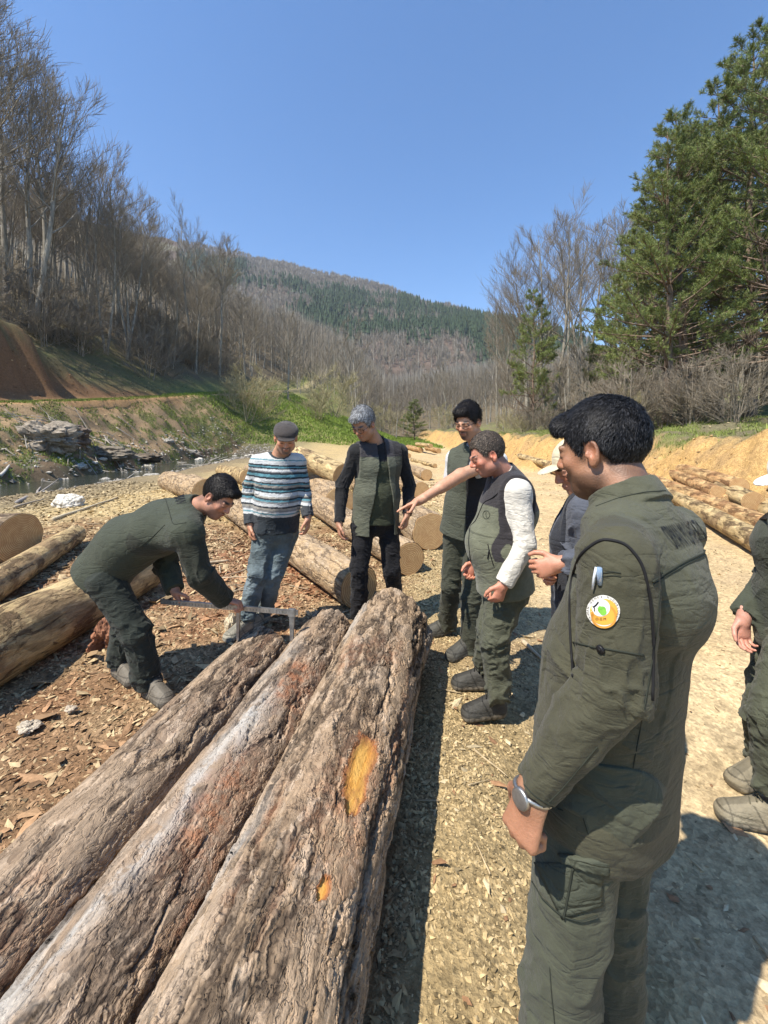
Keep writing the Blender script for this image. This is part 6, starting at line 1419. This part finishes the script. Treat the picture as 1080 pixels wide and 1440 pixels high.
# pen clipped in the sleeve pocket
t = NT('clear_blue_plastic'); t.base((.30, .42, .58, 1)); t.rough(.15); t.b.inputs['Transmission Weight'].default_value = .35; t.b.inputs['Specular IOR Level'].default_value = .5; M_PEN = t.m
M_CLIPP = m_plain('pale_plastic', (.55, .58, .60), .3, .1, 30)
pe = MB(); a_ = np.array(hit(b8, 846, 798, .006)[0]); z_ = np.array(hit(b8, 844, 822, .001)[0]); pe.tube(np.array([a_, a_*.97+z_*.03, a_*.6+z_*.4, z_]), A(.0035, .0050, .0050, .0042), 10)
pen = pe.build('pen', M_PEN); tag(pen, 'clear blue pen clipped in the sleeve pocket above the round badge', 'pen')
pc = MB(); q1, q2, q3 = [np.array(hit(b8, x, y, o__)[0]) for x, y, o__ in ((843, 798, .0085), (840, 812, .0095), (836.5, 829, .006))]; pc.tube(np.array([q1, q2, q3]), A(.0024, .0022, .0020), 6); pc.build('clip', M_CLIPP, pen)
# wrist watch
wv = J8['wrL']; dv = nz3(J8['handL'][0]); up_ = nz3(np.cross(dv, A(0, 1, 0))); sd_ = np.cross(dv, up_); cw = wv+dv*.010
wm = MB(); wm.tube(np.array([cw+(up_*math.cos(a)*.034+sd_*math.sin(a)*.031) for a in np.linspace(0, 2*math.pi, 26)]), .0045, 6, caps=False)
wf = cw-sd_*.002+up_*.0+A(-.8, -.5, 0)*.034; nn = nz3(A(-.8, -.5, .1)); wm.tube(np.array([wf-nn*.004, wf+nn*.004, wf+nn*.0055]), A(.018, .018, .015), 20); wt = wm.build('wristwatch', M_STEEL, p8)
# cargo trousers: pocket bag, flap, seams
bt8 = bvh(tr8); hit.last = .9; PC = A(.058, .064, .046)
tint(decal(bt8, [(752, 1212), (848, 1216), (846, 1272), (790, 1292)], .006, 'cargo_pocket', M_OL, tr8), PC); b9 = bt8
tint(decal(bt8, [(786, 1199), (858, 1206), (855, 1226), (790, 1210)], .012, 'pocket_flap', M_OL, tr8), PC*1.1)
seam(bt8, [(806, 1216), (800, 1252), (793, 1288)], .0022, .007, 'pocket_pleat', M_THREAD, tr8, 20)
seam(bt8, [(752, 1240), (765, 1262), (790, 1285), (815, 1292), (838, 1282)], .0014, .006, 'pocket_stitch', M_THREAD, tr8, 30)
seam(bt8, [(773, 1360), (776, 1400), (780, 1439)], .0012, .0004, 'leg_seam', M_THREAD, tr8, 30); seam(bt8, [(820, 1150), (828, 1175), (832, 1200)], .0012, .0004, 'leg_seam', M_THREAD, tr8, 20)
# stooping man's back lettering
b5 = bvh(jk5); hit.last = 2.5; lettering(b5, 'ORMAN', [(256, 686), (262, 707), (248, 709), (241, 689)], .003, 'back_lettering', M_INK, jk5)
seam(b5, [(229, 690), (237, 715), (243, 738), (262, 735)], .002, .001, 'yoke_seam', M_THREAD, jk5, 30); seam(b5, [(232, 738), (215, 755), (195, 770)], .002, .001, 'side_seam', M_THREAD, jk5, 30)
# stout man's vest: round emblem, zip pocket, front zip
b4 = bvh(ves); hit.last = 2.3
seam(b4, [(684+5*math.cos(a), 724+6*math.sin(a)) for a in np.linspace(0, 6.283, 20)], .0016, .001, 'emblem', M_THREAD, ves, 30); seam(b4, [(684, 720), (683, 724), (685, 728)], .002, .001, 'emblem', M_THREAD, ves, 8)
seam(b4, [(686, 765), (688, 775), (694, 795)], .0028, .001, 'zip', M_PIPE, ves, 14); seam(b4, [(688, 773), (686, 785)], .0035, .003, 'zip_pull', M_PIPE, ves, 6)
seam(b4, [(672, 690), (664, 720), (659, 760), (662, 790)], .003, .001, 'zip', M_PIPE, ves, 30)
# badge on the right-hand man
b7 = bvh(jk7); hit.last = 1.7; d7 = decal(b7, [(1066, 716), (1080, 708), (1078, 722), (1068, 730)], .004, 'chest_badge', M_INK, jk7, 6, 6)
# ---------------------------------------------------------------- the caliper
ca = empty('caliper', tuple(W(366, 858, 2.55))); tag(ca, 'long steel tree caliper clamped over the end of the left log', 'caliper')
o0 = np.array(ca.location); L0 = np.array(W(226, 846, 2.60))-o0; L1 = np.array(W(419, 862, 2.53))-o0; dd = nz3(L1-L0); dn = nz3(np.cross(dd, A(0, 1, 0))); dn = dn if dn[2] < 0 else -dn; fw = np.cross(dd, dn)
m_ = MB(); m_.box((L0+L1)/2, dd*np.linalg.norm(L1-L0)/2, dn*.0135, fw*.005); m_.box((L0+L1)/2-dn*.0138, dd*np.linalg.norm(L1-L0)/2, dn*.0015, fw*.0068); m_.build('beam', M_STEEL, ca, smooth=False)
t = NT('scale_marks'); M_MARK = m_plain('scale_marks', (.03, .03, .03), .6, .1); m_ = MB()
for i in range(40):
    p = L1-dd*(.03+i*.02); m_.box(p-fw*.0052, dd*.0009, dn*(.010 if i % 5 == 0 else .006), fw*.0006)
m_.build('scale', M_MARK, ca, smooth=False)
for nm, px_, wd in (('fixed_jaw', 411, .013), ('sliding_jaw', 333, .010)):
    tt_ = (np.array(W(px_, 860, 2.54))-o0-L0)@dd; p = L0+dd*tt_; m_ = MB(); e = p+A(0, 0, -1)*.265+dd*(.0); 
    V = []
    for q, ww in ((p+A(0, 0, .022), wd*1.15), (p-A(0, 0, .03), wd*1.1), (p-A(0, 0, .12), wd*.85), (e, wd*.6)): V.append([q-dd*ww-fw*.009, q+dd*ww-fw*.009, q+dd*ww+fw*.009, q-dd*ww+fw*.009])
    V = np.array(V).reshape(-1, 3); Qd = [[i*4+j, i*4+(j+1) % 4, i*4+4+(j+1) % 4, i*4+4+j] for i in range(3) for j in range(4)]+[[3, 2, 1, 0], [12, 13, 14, 15]]; m_.add(V, Qd); m_.box(p, dd*wd*1.5, dn*.021, fw*.012); m_.build(nm, M_STEEL, ca, smooth=False)
HAZE = 0.00020
# ---------------------------------------------------------------- air: the far slopes fade
t = bpy.data.materials.new('haze'); t.use_nodes = True; t.node_tree.nodes.clear()
o_ = t.node_tree.nodes.new('ShaderNodeOutputMaterial'); v_ = t.node_tree.nodes.new('ShaderNodeVolumePrincipled'); v_.inputs['Color'].default_value = (.80, .87, 1, 1); v_.inputs['Density'].default_value = HAZE; v_.inputs['Anisotropy'].default_value = .2
t.node_tree.links.new(v_.outputs[0], o_.inputs['Volume'])
hz_ = MB().box((0, 1430, 230), (1800, 0, 0), (0, 1630, 0), (0, 0, 380)).build('haze', t, smooth=False); tag(hz_, 'faint blue haze in the air of the valley', 'haze', kind='stuff')
